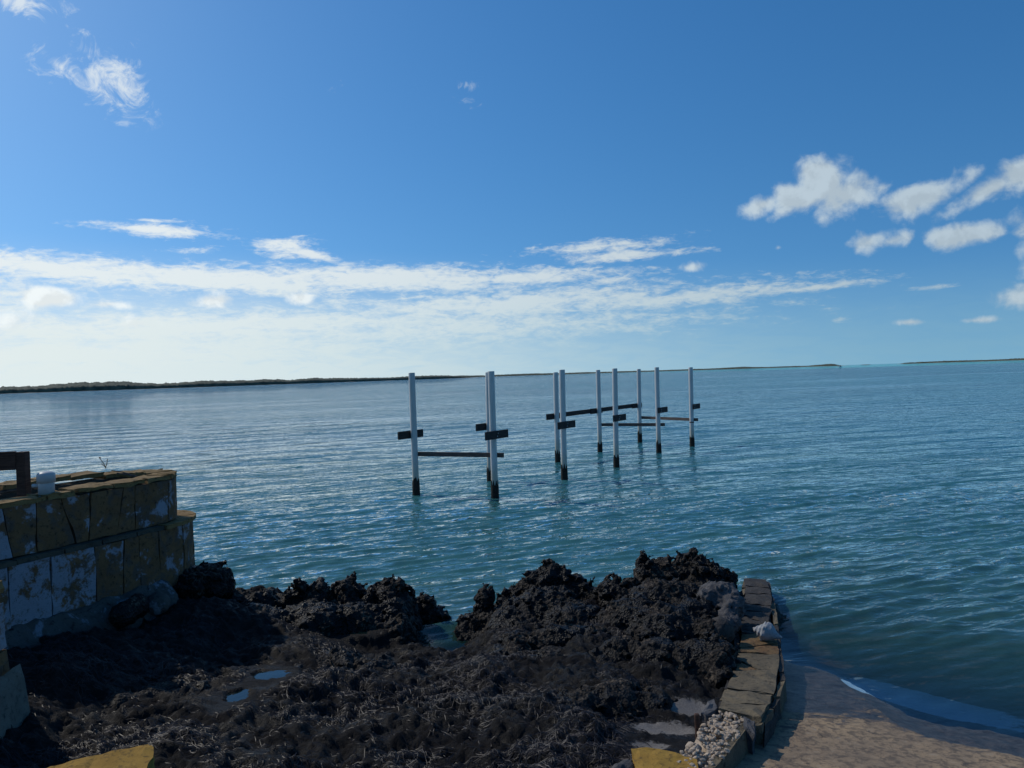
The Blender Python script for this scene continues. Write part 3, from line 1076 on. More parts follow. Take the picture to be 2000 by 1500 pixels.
# right crag
L = []
for px, py, y, r in ((1354, 1088, 9.1, 38), (1320, 1094, 9.2, 44), (1282, 1094, 9.2, 42), (1385, 1102, 9.0, 38), (1412, 1120, 9.0, 34), (1235, 1132, 9.1, 44), (1192, 1136, 9.1, 34), (1262, 1104, 9.2, 26)):
    L.append(lump(px, py, y, r, .36, .55))
for px, py, y, r in ((1300, 1135, 8.6, 100), (1240, 1170, 8.3, 80), (1350, 1170, 8.2, 70), (1300, 1190, 7.9, 90), (1380, 1215, 7.7, 45)):
    L.append(lump(px, py, y, r, .42, .40))
for px, py, y, r in ((1395, 1252, 7.15, 42), (1350, 1262, 7.2, 55), (1290, 1252, 7.3, 60), (1405, 1285, 6.95, 30), (1220, 1250, 7.5, 60)):
    L.append(lump(px, py, y, r, .26, .24))
crag('rock_outcrop', L, MAT['rock'], 15.7, label='broad black rock crag beside the low stone sea wall', group='black rock outcrops along the shore')
for n_, (pts, lab) in enumerate((
        ([(430, 1232, 7.9, 70), (500, 1240, 7.8, 60), (360, 1240, 7.6, 60), (560, 1252, 7.7, 45)], 'low dark rock ledge in the shade right of the planter'),
        ([(650, 1268, 7.35, 60), (590, 1290, 7.1, 60), (720, 1280, 7.3, 50)], 'low dark rock ledge in front of the left ridge'),
        ([(300, 1330, 6.35, 70), (380, 1336, 6.4, 55), (230, 1345, 6.1, 50)], 'low dark rock ledge near the left wall end'),
        ([(1080, 1262, 7.5, 70), (1170, 1270, 7.4, 60), (990, 1258, 7.7, 45)], 'low brownish rock ledge in front of the middle crag'),
        ([(1190, 1330, 6.3, 80), (1110, 1352, 6.1, 60), (1270, 1340, 6.4, 45)], 'low dark rock hump left of the sand pocket'))):
    crag('rock_ledge', [lump(px, py + 9, y, r, .28, .20) for px, py, y, r in pts], MAT['rock'], 20.3 + n_ * 3.3, .02, .05, lab, 'rock', 'low rock ledges on the weedy shore', zmin=-.1)
# pinnacles in the inlet
crag('rock', [lump(832, 1160, 9.55, 17, .13, .30), lump(846, 1180, 9.5, 12, .1, .2), lump(815, 1178, 9.5, 18, .14, .2), lump(866, 1196, 9.55, 9, .07, .12)], MAT['rock'], 5.5, .016, .045, 'small brown black pinnacle rock standing in the water inlet', 'rock', freq=1.5)
crag('rock', [lump(948, 1150, 9.15, 16, .12, .3), lump(940, 1172, 9.1, 14, .12, .2)], MAT['rock'], 6.2, .016, .045, 'small upright black knob of rock right of the inlet', 'rock', freq=1.5)
# pale grey block by the sea wall and small ones
crag('boulder', [lump(1400, 1135, 8.3, 34, .16, .17), lump(1428, 1150, 8.2, 24, .15, .2), lump(1420, 1185, 8.0, 22, .14, .16)], MAT['palegrey'], 2.2, .016, .045, 'pale grey pitted boulder wedged between black crag and sea wall', 'boulder', freq=1.6, zmin=-.1, sharp=.6)
crag('rock', [lump(1408, 1206, 7.65, 26, .12, .13)], MAT['darkstone'], 4.2, .016, .02, 'flat dark stone below the pale grey boulder', 'rock', zmin=-.1, sharp=.4)
crag('boulder', [lump(396, 1108, 8.7, 32, .26, .11), lump(428, 1124, 8.75, 20, .22, .14), lump(375, 1112, 8.7, 30, .25, .2)], MAT['rock'], 9.9, .016, .055, 'dark jagged boulder at the seaward end of the stone planter', 'boulder', freq=1.1, zmin=.1, sharp=1.0)
crag('rock', [lump(308, 1156, 7.9, 22, .11, .12)], MAT['footing'], 1.2, .014, .018, 'pale angular stone lying at the foot of the planter wall', 'rock', freq=1.0, zmin=.3, sharp=.3)
crag('rock', [lump(266, 1162, 7.7, 18, .14, .12), lump(238, 1178, 7.5, 22, .14, .12)], MAT['rock'], 1.9, .016, .025, 'dark lump of rock against the footing of the planter', 'rock', zmin=.3, sharp=.5)

# ------------------------------------------------------------------ seagrass wrack
NS = 78000
u1, u2 = rng.random(NS), rng.random(NS)
sy = 4.4 + (u1 ** 1.35) * 4.6
sx = -4.3 + u2 * 6.4
cl = fbm(sx * 1.0, sy * 1.3, 21.0, 4, .6)
sgi = np.clip(((sx - xs[0]) / sp).astype(int), 0, len(xs) - 1)
sgj = np.clip(((sy - ys[0]) / sp).astype(int), 0, len(ys) - 1)
ok = (rng.random(NS) < .06 + .94 * sstep(cl, -.20, .35)) & (sand[sgj, sgi] < rng.random(NS) * .55 + .08) & (pool[sgj, sgi] < .35)
ok &= sx < wall_left_x(sy) - .03
ok &= (gh(sx, sy) > .05)
sx, sy, cl = sx[ok], sy[ok], cl[ok]
N = len(sx)
ang = rng.normal(0.15, .95, N) + .8 * fbm(sx * .9, sy * .9, 33.0, 2)
ln = rng.uniform(.03, .085, N) * (1 + 1.1 * (rng.random(N) < .08))
wd = rng.uniform(.0014, .0027, N)
curv = rng.normal(0, 1.1, N)
lift = np.abs(rng.normal(0, .006, N)) + .001
V = np.zeros((N, 4, 2, 3))
px_, py_ = sx.copy(), sy.copy()
for k in range(4):
    a = ang + curv * (k / 3 - .5)
    z_ = gh(px_, py_) + .004 + lift * (1 + math.sin(k * 1.05 + .4)) * .8
    nx_, ny_ = -np.sin(a), np.cos(a)
    w_ = wd * (1 if k in (1, 2) else .55)
    for s_i, sg in enumerate((-1, 1)):
        V[:, k, s_i, 0] = px_ + sg * nx_ * w_
        V[:, k, s_i, 1] = py_ + sg * ny_ * w_
        V[:, k, s_i, 2] = z_ + sg * w_ * .5
    px_ = px_ + np.cos(a) * ln / 3
    py_ = py_ + np.sin(a) * ln / 3
b0 = np.arange(N)[:, None] * 8
fc = np.concatenate([b0 + np.array([[2 * k, 2 * k + 1, 2 * k + 3, 2 * k + 2]]) for k in range(3)])
weed = mesh_obj('seagrass_wrack', V.reshape(-1, 3), fc, MAT['weed'])
tint = np.clip(rng.beta(1.2, 4.0, N) + .36 * cl - .12, 0, .88)
at = weed.data.attributes.new('tint', 'FLOAT', 'POINT')
at.data.foreach_set('value', np.repeat(tint, 8).astype(np.float32))
tag(weed, 'dark dried seagrass strands matted over the shore rock', 'seaweed', kind='stuff')


# ------------------------------------------------------------------ stone slab helper
def slab(name, poly, thick, mat, parent=None, origin=Vector((0, 0, 0)), down=Vector((0, 0, -1)), jit=0.008, bev=0.012, cuts=2, seed=0, shrink=0.0):
    """worn stone: polygon (its outer face) pushed along `down` by thick, chipped and uneven"""
    poly = [Vector(p) for p in poly]
    c_ = sum(poly, Vector()) / len(poly)
    if shrink:
        poly = [p + (c_ - p).normalized() * min(shrink, (c_ - p).length * .3) for p in poly]
    bm = bmesh.new()
    top = [bm.verts.new(p - origin) for p in poly]
    bot = [bm.verts.new(p - origin + down * thick) for p in poly]
    n = len(poly)
    bm.faces.new(top)
    bm.faces.new(bot[::-1])
    for i in range(n):
        bm.faces.new((top[i], bot[i], bot[(i + 1) % n], top[(i + 1) % n]))
    bmesh.ops.recalc_face_normals(bm, faces=bm.faces)
    bmesh.ops.triangulate(bm, faces=[f for f in bm.faces if len(f.verts) > 4])
    bmesh.ops.subdivide_edges(bm, edges=list(bm.edges), cuts=cuts, use_grid_fill=True)
    bm.normal_update()
    for v in bm.verts:
        p = v.co + origin
        q = p * 9 + Vector((seed * 3.7, seed * 1.3, seed))
        d = mnoise.noise_vector(q) * jit + mnoise.noise_vector(p * 28 + Vector((seed, 0, 0))) * jit * .6
        edge = (v.normal - (-down) * v.normal.dot(-down)).length       # rim vertices are worn inwards
        v.co += d - v.normal * (bev if edge > .3 else 0) * (.6 + .8 * abs(mnoise.noise(p * 14)))
    o = bm_obj(name, bm, mat, parent, smooth=False)
    return o


# ------------------------------------------------------------------ low sea wall
wall = empty('sea_wall', (2.5, 7.3, 0))
tag(wall, 'low curving sea wall of flat grey stones between rock shore and boat ramp', 'wall')
WO = Vector(wall.location)
vs, fs = [], []
for a, b in zip(WL, WR):
    for p, ins in ((a, .05), (b, -.05)):
        vs.append((p.x + ins, p.y, p.z - .06))
        vs.append((p.x + ins * .4, p.y, -.75))
vs = [tuple(Vector(v) - WO) for v in vs]
for i in range(len(WL) - 1):
    k = i * 4
    fs += [(k, k + 4, k + 6, k + 2), (k + 2, k + 6, k + 7, k + 3), (k + 1, k + 5, k + 4, k)]
fs += [(0, 2, 3, 1)]
k = (len(WL) - 1) * 4
fs += [(k + 1, k + 3, k + 2, k)]
# the near end is broken open: sink the core there
vs = [(v[0], v[1], v[2] - (.07 if (v[1] + WO.y) < WR[5].y else 0)) for v in vs]
mesh_obj('core', vs, fs, MAT['darkstone'], wall, smooth=False)


def c5(x, y):
    return 1200 + x * .28, 1080 + y * .28


JL = [(900, 170, 1062, 180), (903, 225, 1088, 238), (905, 275, 1098, 284), (898, 345, 1100, 368), (886, 402, 1097, 408), (870, 432, 1085, 490), (868, 500, 1090, 512),
      (880, 556, 1120, 560), (868, 660, 1150, 628), (852, 692, 1156, 700), (822, 822, 1150, 806), (780, 940, 1112, 982), (735, 1035, 1085, 1048), (715, 1085, 1030, 1150)]
mats = ['darkstone', 'darkstone', 'darkstone', 'darkstone', 'darkstone', 'darkstone', 'darkstone', 'rust', 'rust', 'greystone', 'greystone', 'greystone', 'greystone']


def jp(x, y):
    px, py = c5(x, y)
    return Gz(px, py, wall_zpy(py))


for i in range(len(JL) - 1):
    a, b = JL[i], JL[i + 1]
    A0, A1, B0, B1 = jp(a[0], a[1]), jp(a[2], a[3]), jp(b[0], b[1]), jp(b[2], b[3])
    th = .07
    if i == 9:      # split on the slant
        mpt = A0.lerp(B0, .3)
        slab('cap_stone', [A0, A1, B1, B0.lerp(B1, .55), mpt], th, MAT[mats[i]], wall, WO, seed=i, shrink=.006)
        slab('cap_stone', [mpt, B0.lerp(B1, .53), B0], th, MAT['rust'], wall, WO, seed=i + .5, shrink=.006)
    else:
        slab('cap_stone', [A0, A1, B1, B0], th + .02 * rnd.random(), MAT[mats[i]], wall, WO, seed=i, shrink=.008, jit=.021, cuts=3)
# face stones on the ramp side and on the shore side
for side_pts, sgn, nn in ((WR, 1, 13), (WL, -1, 10)):
    P = [Vector(p) for p in side_pts[:7]]
    cum = [0]
    for a, b in zip(P, P[1:]):
        cum.append(cum[-1] + (b - a).length)

    def along(s):
        for i in range(len(P) - 1):
            if s <= cum[i + 1] or i == len(P) - 2:
                return P[i].lerp(P[i + 1], (s - cum[i]) / (cum[i + 1] - cum[i]))
    cuts_ = sorted([0, cum[-1]] + [cum[-1] * (j + rnd.uniform(-.25, .25)) / nn for j in range(1, nn)])
    for j in range(nn):
        p, q = along(cuts_[j] + .008), along(cuts_[j + 1] - .008)
        o_ = Vector((sgn * .025, 0, 0))
        dn = .30 if sgn > 0 else .22
        poly = [p + o_ + Vector((0, 0, -.02 - rnd.random() * .02)), q + o_ + Vector((0, 0, -.02 - rnd.random() * .02)), q + o_ * 1.6 + Vector((0, 0, -dn)), p + o_ * 1.6 + Vector((0, 0, -dn))]
        slab('face_stone', poly, .06, MAT[rnd.choice(['darkstone', 'darkstone', 'greystone'])], wall, WO, down=Vector((-sgn, 0, 0)), jit=.012, seed=40 + j + sgn * 20)
# broken near end: upright slab, end stones, rubble
e0, e1 = Gz(1472, 1404, .41), Gz(1392, 1506, .45)
tocore = (Vector((-(e1 - e0).y, (e1 - e0).x, 0)).normalized())
if tocore.x > 0:
    tocore = -tocore
slab('face_stone', [e0, e1, e1 + Vector((.03, 0, -.36)), e0 + Vector((.03, 0, -.34))], .06, MAT['greystone'], wall, WO, down=tocore, jit=.014, seed=91)
slab('end_stone', [Gz(1452, 1398, .43), Gz(1474, 1404, .43), Gz(1472, 1432, .41), Gz(1448, 1420, .42)], .18, MAT['palegrey'], wall, WO, jit=.02, seed=92)
slab('end_stone', [Gz(1374, 1372, .40), Gz(1395, 1362, .40), Gz(1401, 1385, .39), Gz(1384, 1402, .38), Gz(1368, 1396, .38)], .16, MAT['palegrey'], wall, WO, jit=.03, seed=93)
slab('end_stone', [Gz(1490, 1408, .36), Gz(1512, 1372, .33), Gz(1518, 1395, .28), Gz(1494, 1450, .28)], .2, MAT['darkstone'], wall, WO, jit=.02, seed=94)
# coral rubble
protos = []
for k in range(5):
    bm = bmesh.new()
    bmesh.ops.create_icosphere(bm, subdivisions=2, radius=1.0)
    for v in bm.verts:
        v.co *= 1 + .38 * mnoise.noise(v.co * 1.7 + Vector((k * 9.1, 0, 0))) + .14 * mnoise.noise(v.co * 4 + Vector((0, k * 5.1, 0)))
        v.co.z *= .72
        v.co.x *= 1.25
    me = bpy.data.meshes.new('rubble_stone')
    bm.to_mesh(me)
    bm.free()
    me.materials.append(MAT['coral'])
    protos.append(me)
RUB = [(1408, 1388), (1448, 1398), (1462, 1412), (1432, 1450), (1402, 1492), (1384, 1520), (1330, 1512), (1322, 1478), (1352, 1452), (1372, 1418)]


def inpoly(x, y, P):
    r, j = False, len(P) - 1
    for i in range(len(P)):
        if (P[i][1] > y) != (P[j][1] > y) and x < (P[j][0] - P[i][0]) * (y - P[i][1]) / (P[j][1] - P[i][1]) + P[i][0]:
            r = not r
        j = i
    return r


cnt = 0
while cnt < 290:
    px, py = rnd.uniform(1320, 1465), rnd.uniform(1385, 1520)
    if not inpoly(px, py, RUB):
        continue
    lay = rnd.random()
    p = Gz(px, py, wall_zpy(py) - .05 + .06 * lay)
    o = link('rubble_stone', protos[cnt % 5], None, wall)
    o.location = p - WO
    s_ = rnd.uniform(.008, .020) if lay > .3 else rnd.uniform(.016, .030)
    o.scale = (s_, s_ * rnd.uniform(.8, 1.2), s_)
    o.rotation_euler = (rnd.uniform(-.6, .6), rnd.uniform(-.6, .6), rnd.uniform(0, 6.28))
    cnt += 1
pmat = [Gz(px, py, wall_zpy(py) - .085) for px, py in RUB]
slab('rubble_bed', pmat, .25, MAT['coral'], wall, WO, jit=.02, seed=77)

# loose slabs at the front
ys_ = slab('stone_slab', [Gz(px, py, .47) for px, py in ((1232, 1462), (1262, 1457), (1308, 1464), (1362, 1482), (1372, 1530), (1300, 1555), (1248, 1528))], .10, MAT['slab'], None, Vector((0, 0, 0)), jit=.010, bev=.01, seed=31, cuts=4)
tag(ys_, 'yellow sandstone slab lying by the coral rubble of the sea wall', 'stone slab')
yl_ = slab('stone_slab', [Gz(px, py, .78) for px, py in ((60, 1510), (120, 1488), (200, 1470), (290, 1450), (304, 1460), (288, 1500), (262, 1560), (90, 1590))], .12, MAT['slab'], None, Vector((0, 0, 0)), jit=.012, bev=.01, seed=33, cuts=4)
tag(yl_, 'yellow sandstone slab at the left front of the weedy shore', 'stone slab')
crag('rock', [lump(1228, 1488, 5.0, 16, .07, .06), lump(1205, 1496, 4.95, 12, .05, .05)], MAT['palegrey'], 12.1, .012, .016, 'small pale stone beside the yellow slab near the sea wall', 'rock', freq=1.5, zmin=.2, sharp=.4)
# timber stake
st = Gz(1364, 1445, .28)
o = beam('timber_stake', (st.x, st.y, .15), (st.x - .004, st.y + .01, .47), .035, .03, MAT['post'])
tag(o, 'short brown timber stake standing at the edge of the rubble', 'stake')


# ------------------------------------------------------------------ conch shell
def conch():
    base = Gz(1496, 1250, wall_zpy(1243) + .012)
    nu, nv = 90, 20
    vs_, fs_ = [], []
    turns = 4.2
    Lh = .29
    prof_t = [0, .10, .22, .34, .44, .60, .80, 1.0]
    prof_r = [.004, .035, .062, .088, .098, .078, .040, .010]
    for i in range(nu + 1):
        t = i / nu
        r = np.interp(t, prof_t, prof_r)
        for j in range(36):
            a = j / 36 * 2 * math.pi
            # flared lip on one side, knobs on the shoulder, spiral groove on the spire
            lip = 1 + .55 * math.exp(-((a - 1.2) / .5) ** 2) * math.exp(-((t - .58) / .22) ** 2)
            knob = 0
            sh = math.exp(-((t - .36) / .045) ** 2)
            knob += .036 * sh * max(0, math.cos(a * 7)) ** 3
            knob += .012 * math.exp(-((t - .22) / .03) ** 2) * max(0, math.cos(a * 9)) ** 2
            gro = .005 * math.sin(a + t * 46) * (t < .34)
            rr = r * lip + knob + gro + .003 * mnoise.noise(Vector((math.cos(a) * 3, math.sin(a) * 3, t * 14)))
            vs_.append((t * Lh - .13, rr * math.cos(a), rr * math.sin(a) * .85))
    for i in range(nu):
        for j in range(36):
            a, b = i * 36 + j, i * 36 + (j + 1) % 36
            fs_.append((a, b, b + 36, a + 36))
    o = mesh_obj('conch_shell', vs_, fs_, MAT['shell'])
    o.rotation_euler = (R(-20), R(12), R(-28))
    o.location = base + Vector((0.0, 0.0, .075))
    tag(o, 'bleached grey conch shell resting on the low sea wall', 'shell')


conch()

# ------------------------------------------------------------------ stone planter on the left
T = Vector((.41, .91, 0)).normalized()
Nn = Vector((T.y, -T.x, 0))                       # towards the shore
F1 = Vector((-3.98, 8.10, 0)) + T * .24                     # where the straight front starts to turn
HW = .54                                          # half width of the U
CEN = F1 - Nn * HW                                # centre of the round end


def path(s, off=0.0, ext=0.0):
    """front line (s<0 towards the camera), then the round end, then the back line"""
    r = HW + off
    arc = math.pi * HW
    if s <= 0:
        p = F1 + T * s + Nn * off
        return p, Nn
    if s < arc:
        a = s / HW
        n = Nn * math.cos(a) + T * math.sin(a)
        return CEN + n * r + T * ext * math.sin(a), n
    return CEN - Nn * r - T * (s - arc), -Nn


plant = empty('stone_planter', (F1.x, F1.y, .7))
tag(plant, 'stone planter of ochre and white stained blocks with a rounded end', 'planter')
PO = Vector(plant.location)
ZT, ZM, ZB = 2.02, 1.50, .86
S_ALL = [-2.6 + i * .1 for i in range(27)] + [HW * math.pi * i / 20 for i in range(1, 21)] + [HW * math.pi + .1 * i for i in range(1, 27)]


def strip(name, z0, z1, off_out, off_in, mat, ext=0.0, parent=plant, slist=S_ALL, jit=.0):
    vs_, fs_ = [], []
    for s in slist:
        for off, z in ((off_out, z0), (off_out, z1), (off_in, z1), (off_in, z0)):
            p, n = path(s, off, ext)
            vs_.append(Vector((p.x, p.y, z)) - PO)
    m_ = len(slist)
    for i in range(m_ - 1):
        for k in range(4):
            a, b = i * 4 + k, i * 4 + (k + 1) % 4
            fs_.append((a, b, b + 4, a + 4))
    fs_ += [(0, 3, 2, 1), ((m_ - 1) * 4, (m_ - 1) * 4 + 1, (m_ - 1) * 4 + 2, (m_ - 1) * 4 + 3)]
    return mesh_obj(name, vs_, fs_, mat, parent, smooth=False)


strip('core', .55, ZT - .045, -.05, -.27, MAT['mortar'])
strip('lower_core', .55, ZM - .05, .035, -.04, MAT['mortar'], ext=.16)


def s_of_px(px, z, off=0.0):
    lo, hi = -2.6, HW * 1.35
    for _ in range(40):
        mid = (lo + hi) / 2
        p, n = path(mid, off)
        if to_px((p.x, p.y, z))[0] < px:
            lo = mid
        else:
            hi = mid
    return (lo + hi) / 2


def panel(st0, sb0, st1, sb1, zt, zb, off, thick, mat, seed, ext=0.0, name='stone_block'):
    g_ = .006
    if st0 > -.02:                                   # on the curve: several facets
        k = max(2, int((st1 - st0) / .09))
    else:
        k = 1 if st1 < 0 else 2
    vs_, top, bot = [], [], []
    for i in range(k + 1):
        f = i / k
        top.append((st0 + g_) * (1 - f) + (st1 - g_) * f)
        bot.append((sb0 + g_) * (1 - f) + (sb1 - g_) * f)
    bm = bmesh.new()
    nz = 3
    rows = []
    for layer in (0, 1):
        for j in range(nz + 1):
            w_ = j / nz
            row = []
            for i in range(k + 1):
                s = top[i] * (1 - w_) + bot[i] * w_
                p, n = path(s, off - (thick if layer else 0), ext)
                row.append(bm.verts.new(Vector((p.x, p.y, (zt - g_) * (1 - w_) + (zb + g_) * w_)) - PO))
            rows.append(row)
    fr, bk = rows[:nz + 1], rows[nz + 1:]
    for j in range(nz):
        for i in range(k):
            bm.faces.new((fr[j][i], fr[j + 1][i], fr[j + 1][i + 1], fr[j][i + 1]))
            bm.faces.new((bk[j][i], bk[j][i + 1], bk[j + 1][i + 1], bk[j + 1][i]))
        bm.faces.new((fr[j][0], bk[j][0], bk[j + 1][0], fr[j + 1][0]))
        bm.faces.new((fr[j][k], fr[j + 1][k], bk[j + 1][k], bk[j][k]))
    for i in range(k):
        bm.faces.new((fr[0][i], fr[0][i + 1], bk[0][i + 1], bk[0][i]))
        bm.faces.new((fr[nz][i], bk[nz][i], bk[nz][i + 1], fr[nz][i + 1]))
    bmesh.ops.recalc_face_normals(bm, faces=bm.faces)
    bmesh.ops.subdivide_edges(bm, edges=[e for e in bm.edges if e.calc_length() > .07], cuts=1, use_grid_fill=True)
    bm.normal_update()
    for v in bm.verts:
        p = v.co + PO
        v.co += mnoise.noise_vector(p * 6 + Vector((seed * 3.1, 0, 0))) * .012 + mnoise.noise_vector(p * 24 + Vector((0, seed, 0))) * .008
    return bm_obj(name, bm, mat, plant)


UT = [-130, -60, 2, 70, 118, 176, 240, 263, 328]
UB = [-120, -50, 24, 72, 149, 174, 228, 264, 328]
ut = [s_of_px(x, ZT) for x in UT] + [.62, .85, 1.1, HW * math.pi]
ub = [s_of_px(x, ZM) for x in UB] + [.62, .88, 1.1, HW * math.pi]
for i in range(len(ut) - 1):
    panel(ut[i], ub[i], ut[i + 1], ub[i + 1], ZT - .05, ZM + .0, .0 + .012 * rnd.random(), .06, MAT['ochre'], i)
LT = [-140, -70, 14, 98, 184, 241, 270, 310]
LB = [-130, -60, 22, 102, 190, 238, 276, 314]
lt = [s_of_px(x, ZM, .09) for x in LT] + [.20, .42, .7, 1.0, HW * math.pi]
lb = [s_of_px(x, ZB + .1, .09) for x in LB] + [.20, .46, .7, 1.0, HW * math.pi]
for i in range(len(lt) - 1):
    panel(lt[i], lb[i], lt[i + 1], lb[i + 1], ZM - .045, ZB - .12, .085 + .012 * rnd.random(), .055, MAT['ochre'], 50 + i, ext=.16)
# ledge stones of the lower course, cap stones of the upper one
sv = [-2.5, -2.0, -1.6, -1.15, -.75, -.35, 0, .25, .5, .75, 1.0, 1.25, HW * math.pi]
for i in range(len(sv) - 1):
    s0, s1 = sv[i] + .005, sv[i + 1] - .005
    k = 3
    po = [path(s0 + (s1 - s0) * j / k, .115 if s0 > -.2 else .096, .17)[0] for j in range(k + 1)]
    pi_ = [path(s0 + (s1 - s0) * j / k, -.02, .0)[0] for j in range(k + 1)]
    slab('ledge_stone', [Vector((p.x, p.y, ZM - .002)) for p in po] + [Vector((p.x, p.y, ZM - .002)) for p in pi_[::-1]], .05, MAT['captop' if s0 > -.2 else 'mortar'], plant, PO, jit=.007, bev=.006, cuts=1, seed=60 + i)
arc = HW * math.pi
sv = [-2.6, -2.15, -1.7, -1.25, -.95, -.55, -.15, .22, .55, .85, arc, arc + .4, arc + .75, arc + 1.15, arc + 1.6, arc + 2.1, arc + 2.6]
for i in range(len(sv) - 1):
    s0, s1 = sv[i] + .006, sv[i + 1] - .006
    k = 3 if 0 <= sv[i] < arc else 1
    po = [path(s0 + (s1 - s0) * j / k, .025)[0] for j in range(k + 1)]
    pi_ = [path(s0 + (s1 - s0) * j / k, -.285)[0] for j in range(k + 1)]
    zz = ZT + rnd.uniform(-.012, .014) + (.05 if sv[i] >= arc else 0)
    slab('cap_stone', [Vector((p.x, p.y, zz)) for p in po] + [Vector((p.x, p.y, zz)) for p in pi_[::-1]], .055, MAT['captop'], plant, PO, jit=.020, bev=.014, cuts=3, seed=80 + i)
# inner face blocks of the back wall
for i in range(7):
    s0, s1 = arc + .02 + i * .34, arc + .34 + i * .34
    a, b = path(s0, -.262)[0], path(s1, -.262)[0]
    slab('inner_block', [Vector((a.x, a.y, ZT - .05)), Vector((b.x, b.y, ZT - .05)), Vector((b.x, b.y, ZM)), Vector((a.x, a.y, ZM))], .05, MAT['ochre'], plant, PO, down=-Nn, jit=.008, seed=120 + i)
# soil inside
si = [path(s, -.25)[0] for s in S_ALL]
bm = bmesh.new()
bm.faces.new([bm.verts.new(Vector((p.x, p.y, ZT - .28)) - PO) for p in si])
bm_obj('soil', bm, MAT['mortar'], plant)
# footing: sloping concrete at the foot of the front
vs_, fs_ = [], []
sl2 = [-2.6 + .06 * i for i in range(44)]
for i, s in enumerate(sl2):
    wv_ = .10 + .05 * mnoise.noise(Vector((s * 3, 0, 1)))
    for off, z in ((.06, ZB + .06), (.13, ZB + .05), (.17 + wv_, ZB - .12), (.22 + wv_ * 1.4, ZB - .40)):
        p, n = path(s, off)
        j = mnoise.noise_vector(Vector((p.x, p.y, z)) * 7) * .055
        vs_.append(Vector((p.x, p.y, z)) + j - PO)
for i in range(len(sl2) - 1):
    for k in range(3):
        a = i * 4 + k
        fs_.append((a, a + 1, a + 5, a + 4))
mesh_obj('footing', vs_, fs_, MAT['footing'], plant, smooth=False)


# pvc pipe with cap
def lathe(name, prof, mat, parent=None, n=28, loc=(0, 0, 0)):
    vs_, fs_ = [], []
    for r, z in prof:
        for j in range(n):
            a = 2 * math.pi * j / n
            vs_.append((r * math.cos(a) + loc[0], r * math.sin(a) + loc[1], z + loc[2]))
    for i in range(len(prof) - 1):
        for j in range(n):
            a, b = i * n + j, i * n + (j + 1) % n
            fs_.append((a, b, b + n, a + n))
    fs_.append(tuple(range(n))[::-1])
    fs_.append(tuple((len(prof) - 1) * n + j for j in range(n)))
    o = mesh_obj(name, vs_, fs_, mat, parent, smooth=True)
    o.data.polygons[-1].use_smooth = False
    o.data.polygons[-2].use_smooth = False
    return o


pp = Gz(91, 963, ZT)
pp.z = ZT - .03
pipe = empty('vent_pipe', pp)
tag(pipe, 'capped white plastic pipe standing in the stone planter', 'pipe')
hp = to_px((pp.x, pp.y, ZT - .05))
topz = Py(90, 921, pp.y).z - pp.z
r0 = 29 / 2 * pp.y / F_PX
lathe('pipe', [(r0, 0), (r0, topz * .84), (r0 * .9, topz * .85)], MAT['pipe'], pipe)
lathe('cap', [(r0 * 1.03, topz * .56), (r0 * 1.13, topz * .565), (r0 * 1.13, topz * .86), (r0 * 1.05, topz * .93), (r0 * .75, topz * .99), (r0 * .3, topz * 1.01)], MAT['pipe'], pipe)
o = lathe('side_plug', [(.001, -.03), (.018, -.03), (.018, .03), (.010, .036)], MAT['pipe'], pipe, 14)
o.rotation_euler = (0, R(-90), R(20))
o.location = (-r0 - .015, -.02, topz * .45)

# timber fence at the far left
yf = 7.35
fence = empty('timber_fence', Py(44, 985, yf))
fence.location.z = 1.7
tag(fence, 'dark brown timber rail and post behind the stone planter', 'fence')
FO = Vector(fence.location)
ptop = Py(44, 882, yf)
w_ = 18 * yf / F_PX
beam('post', (ptop.x, yf, 1.55), (ptop.x, yf, ptop.z), w_, w_, MAT['post'], fence, FO, .005)
ra, rb = Py(40, 899, yf - .03), Py(-260, 908, yf - .35)
rb.z = ra.z
beam('rail', (rb.x, rb.y, rb.z), (ra.x - w_ * .45, ra.y, ra.z), .045, 36 * yf / F_PX, MAT['post'], fence, FO, .005)
# grey wall behind the fence
gw = empty('stone_wall', Py(20, 985, 9.0))
gw.location.z = 1.4
GO = Vector(gw.location)
tag(gw, 'low grey wall with concrete coping behind the timber post', 'wall')
ga, gb = Py(62, 948, 9.3), Py(-300, 960, 8.3)
gb.z = ga.z
beam('wall_body', (gb.x, gb.y, ga.z - .34), (ga.x, ga.y, ga.z - .34), .3, .56, MAT['palegrey'], gw, GO, .01)
beam('coping', (gb.x, gb.y, ga.z), (ga.x + .03, ga.y, ga.z), .36, .09, MAT['footing'], gw, GO, .012)
d_ = (ga - gb)
for i in range(6):
    a = ga - d_ * (.02 + .13 * i)
    b = ga - d_ * (.13 + .13 * i)
    nrm = Vector((d_.y, -d_.x, 0)).normalized() * .16
    slab('face_block', [a + nrm + Vector((0, 0, -.06)), b + nrm + Vector((0, 0, -.06)), b + nrm + Vector((0, 0, -.4)), a + nrm + Vector((0, 0, -.4))], .04, MAT['footing'], gw, GO, down=-nrm.normalized(), jit=.006, seed=200 + i)


# small dead plant on the planter and pale sticks
def tube(name, pts, r, mat, parent=None, n=6):
    vs_, fs_ = [], []
    P = [Vector(p) for p in pts]
    for i, p in enumerate(P):
        d = (P[min(i + 1, len(P) - 1)] - P[max(i - 1, 0)]).normalized()
        x = d.cross(Vector((.3, .2, 1)).normalized()).normalized()
        y = d.cross(x)
        rr = r * (1 - .5 * i / len(P))
        for j in range(n):
            a = 2 * math.pi * j / n
            vs_.append(p + (x * math.cos(a) + y * math.sin(a)) * rr)
    for i in range(len(P) - 1):
        for j in range(n):
            a, b = i * n + j, i * n + (j + 1) % n
            fs_.append((a, b, b + n, a + n))
    return mesh_obj(name, vs_, fs_, mat, parent)


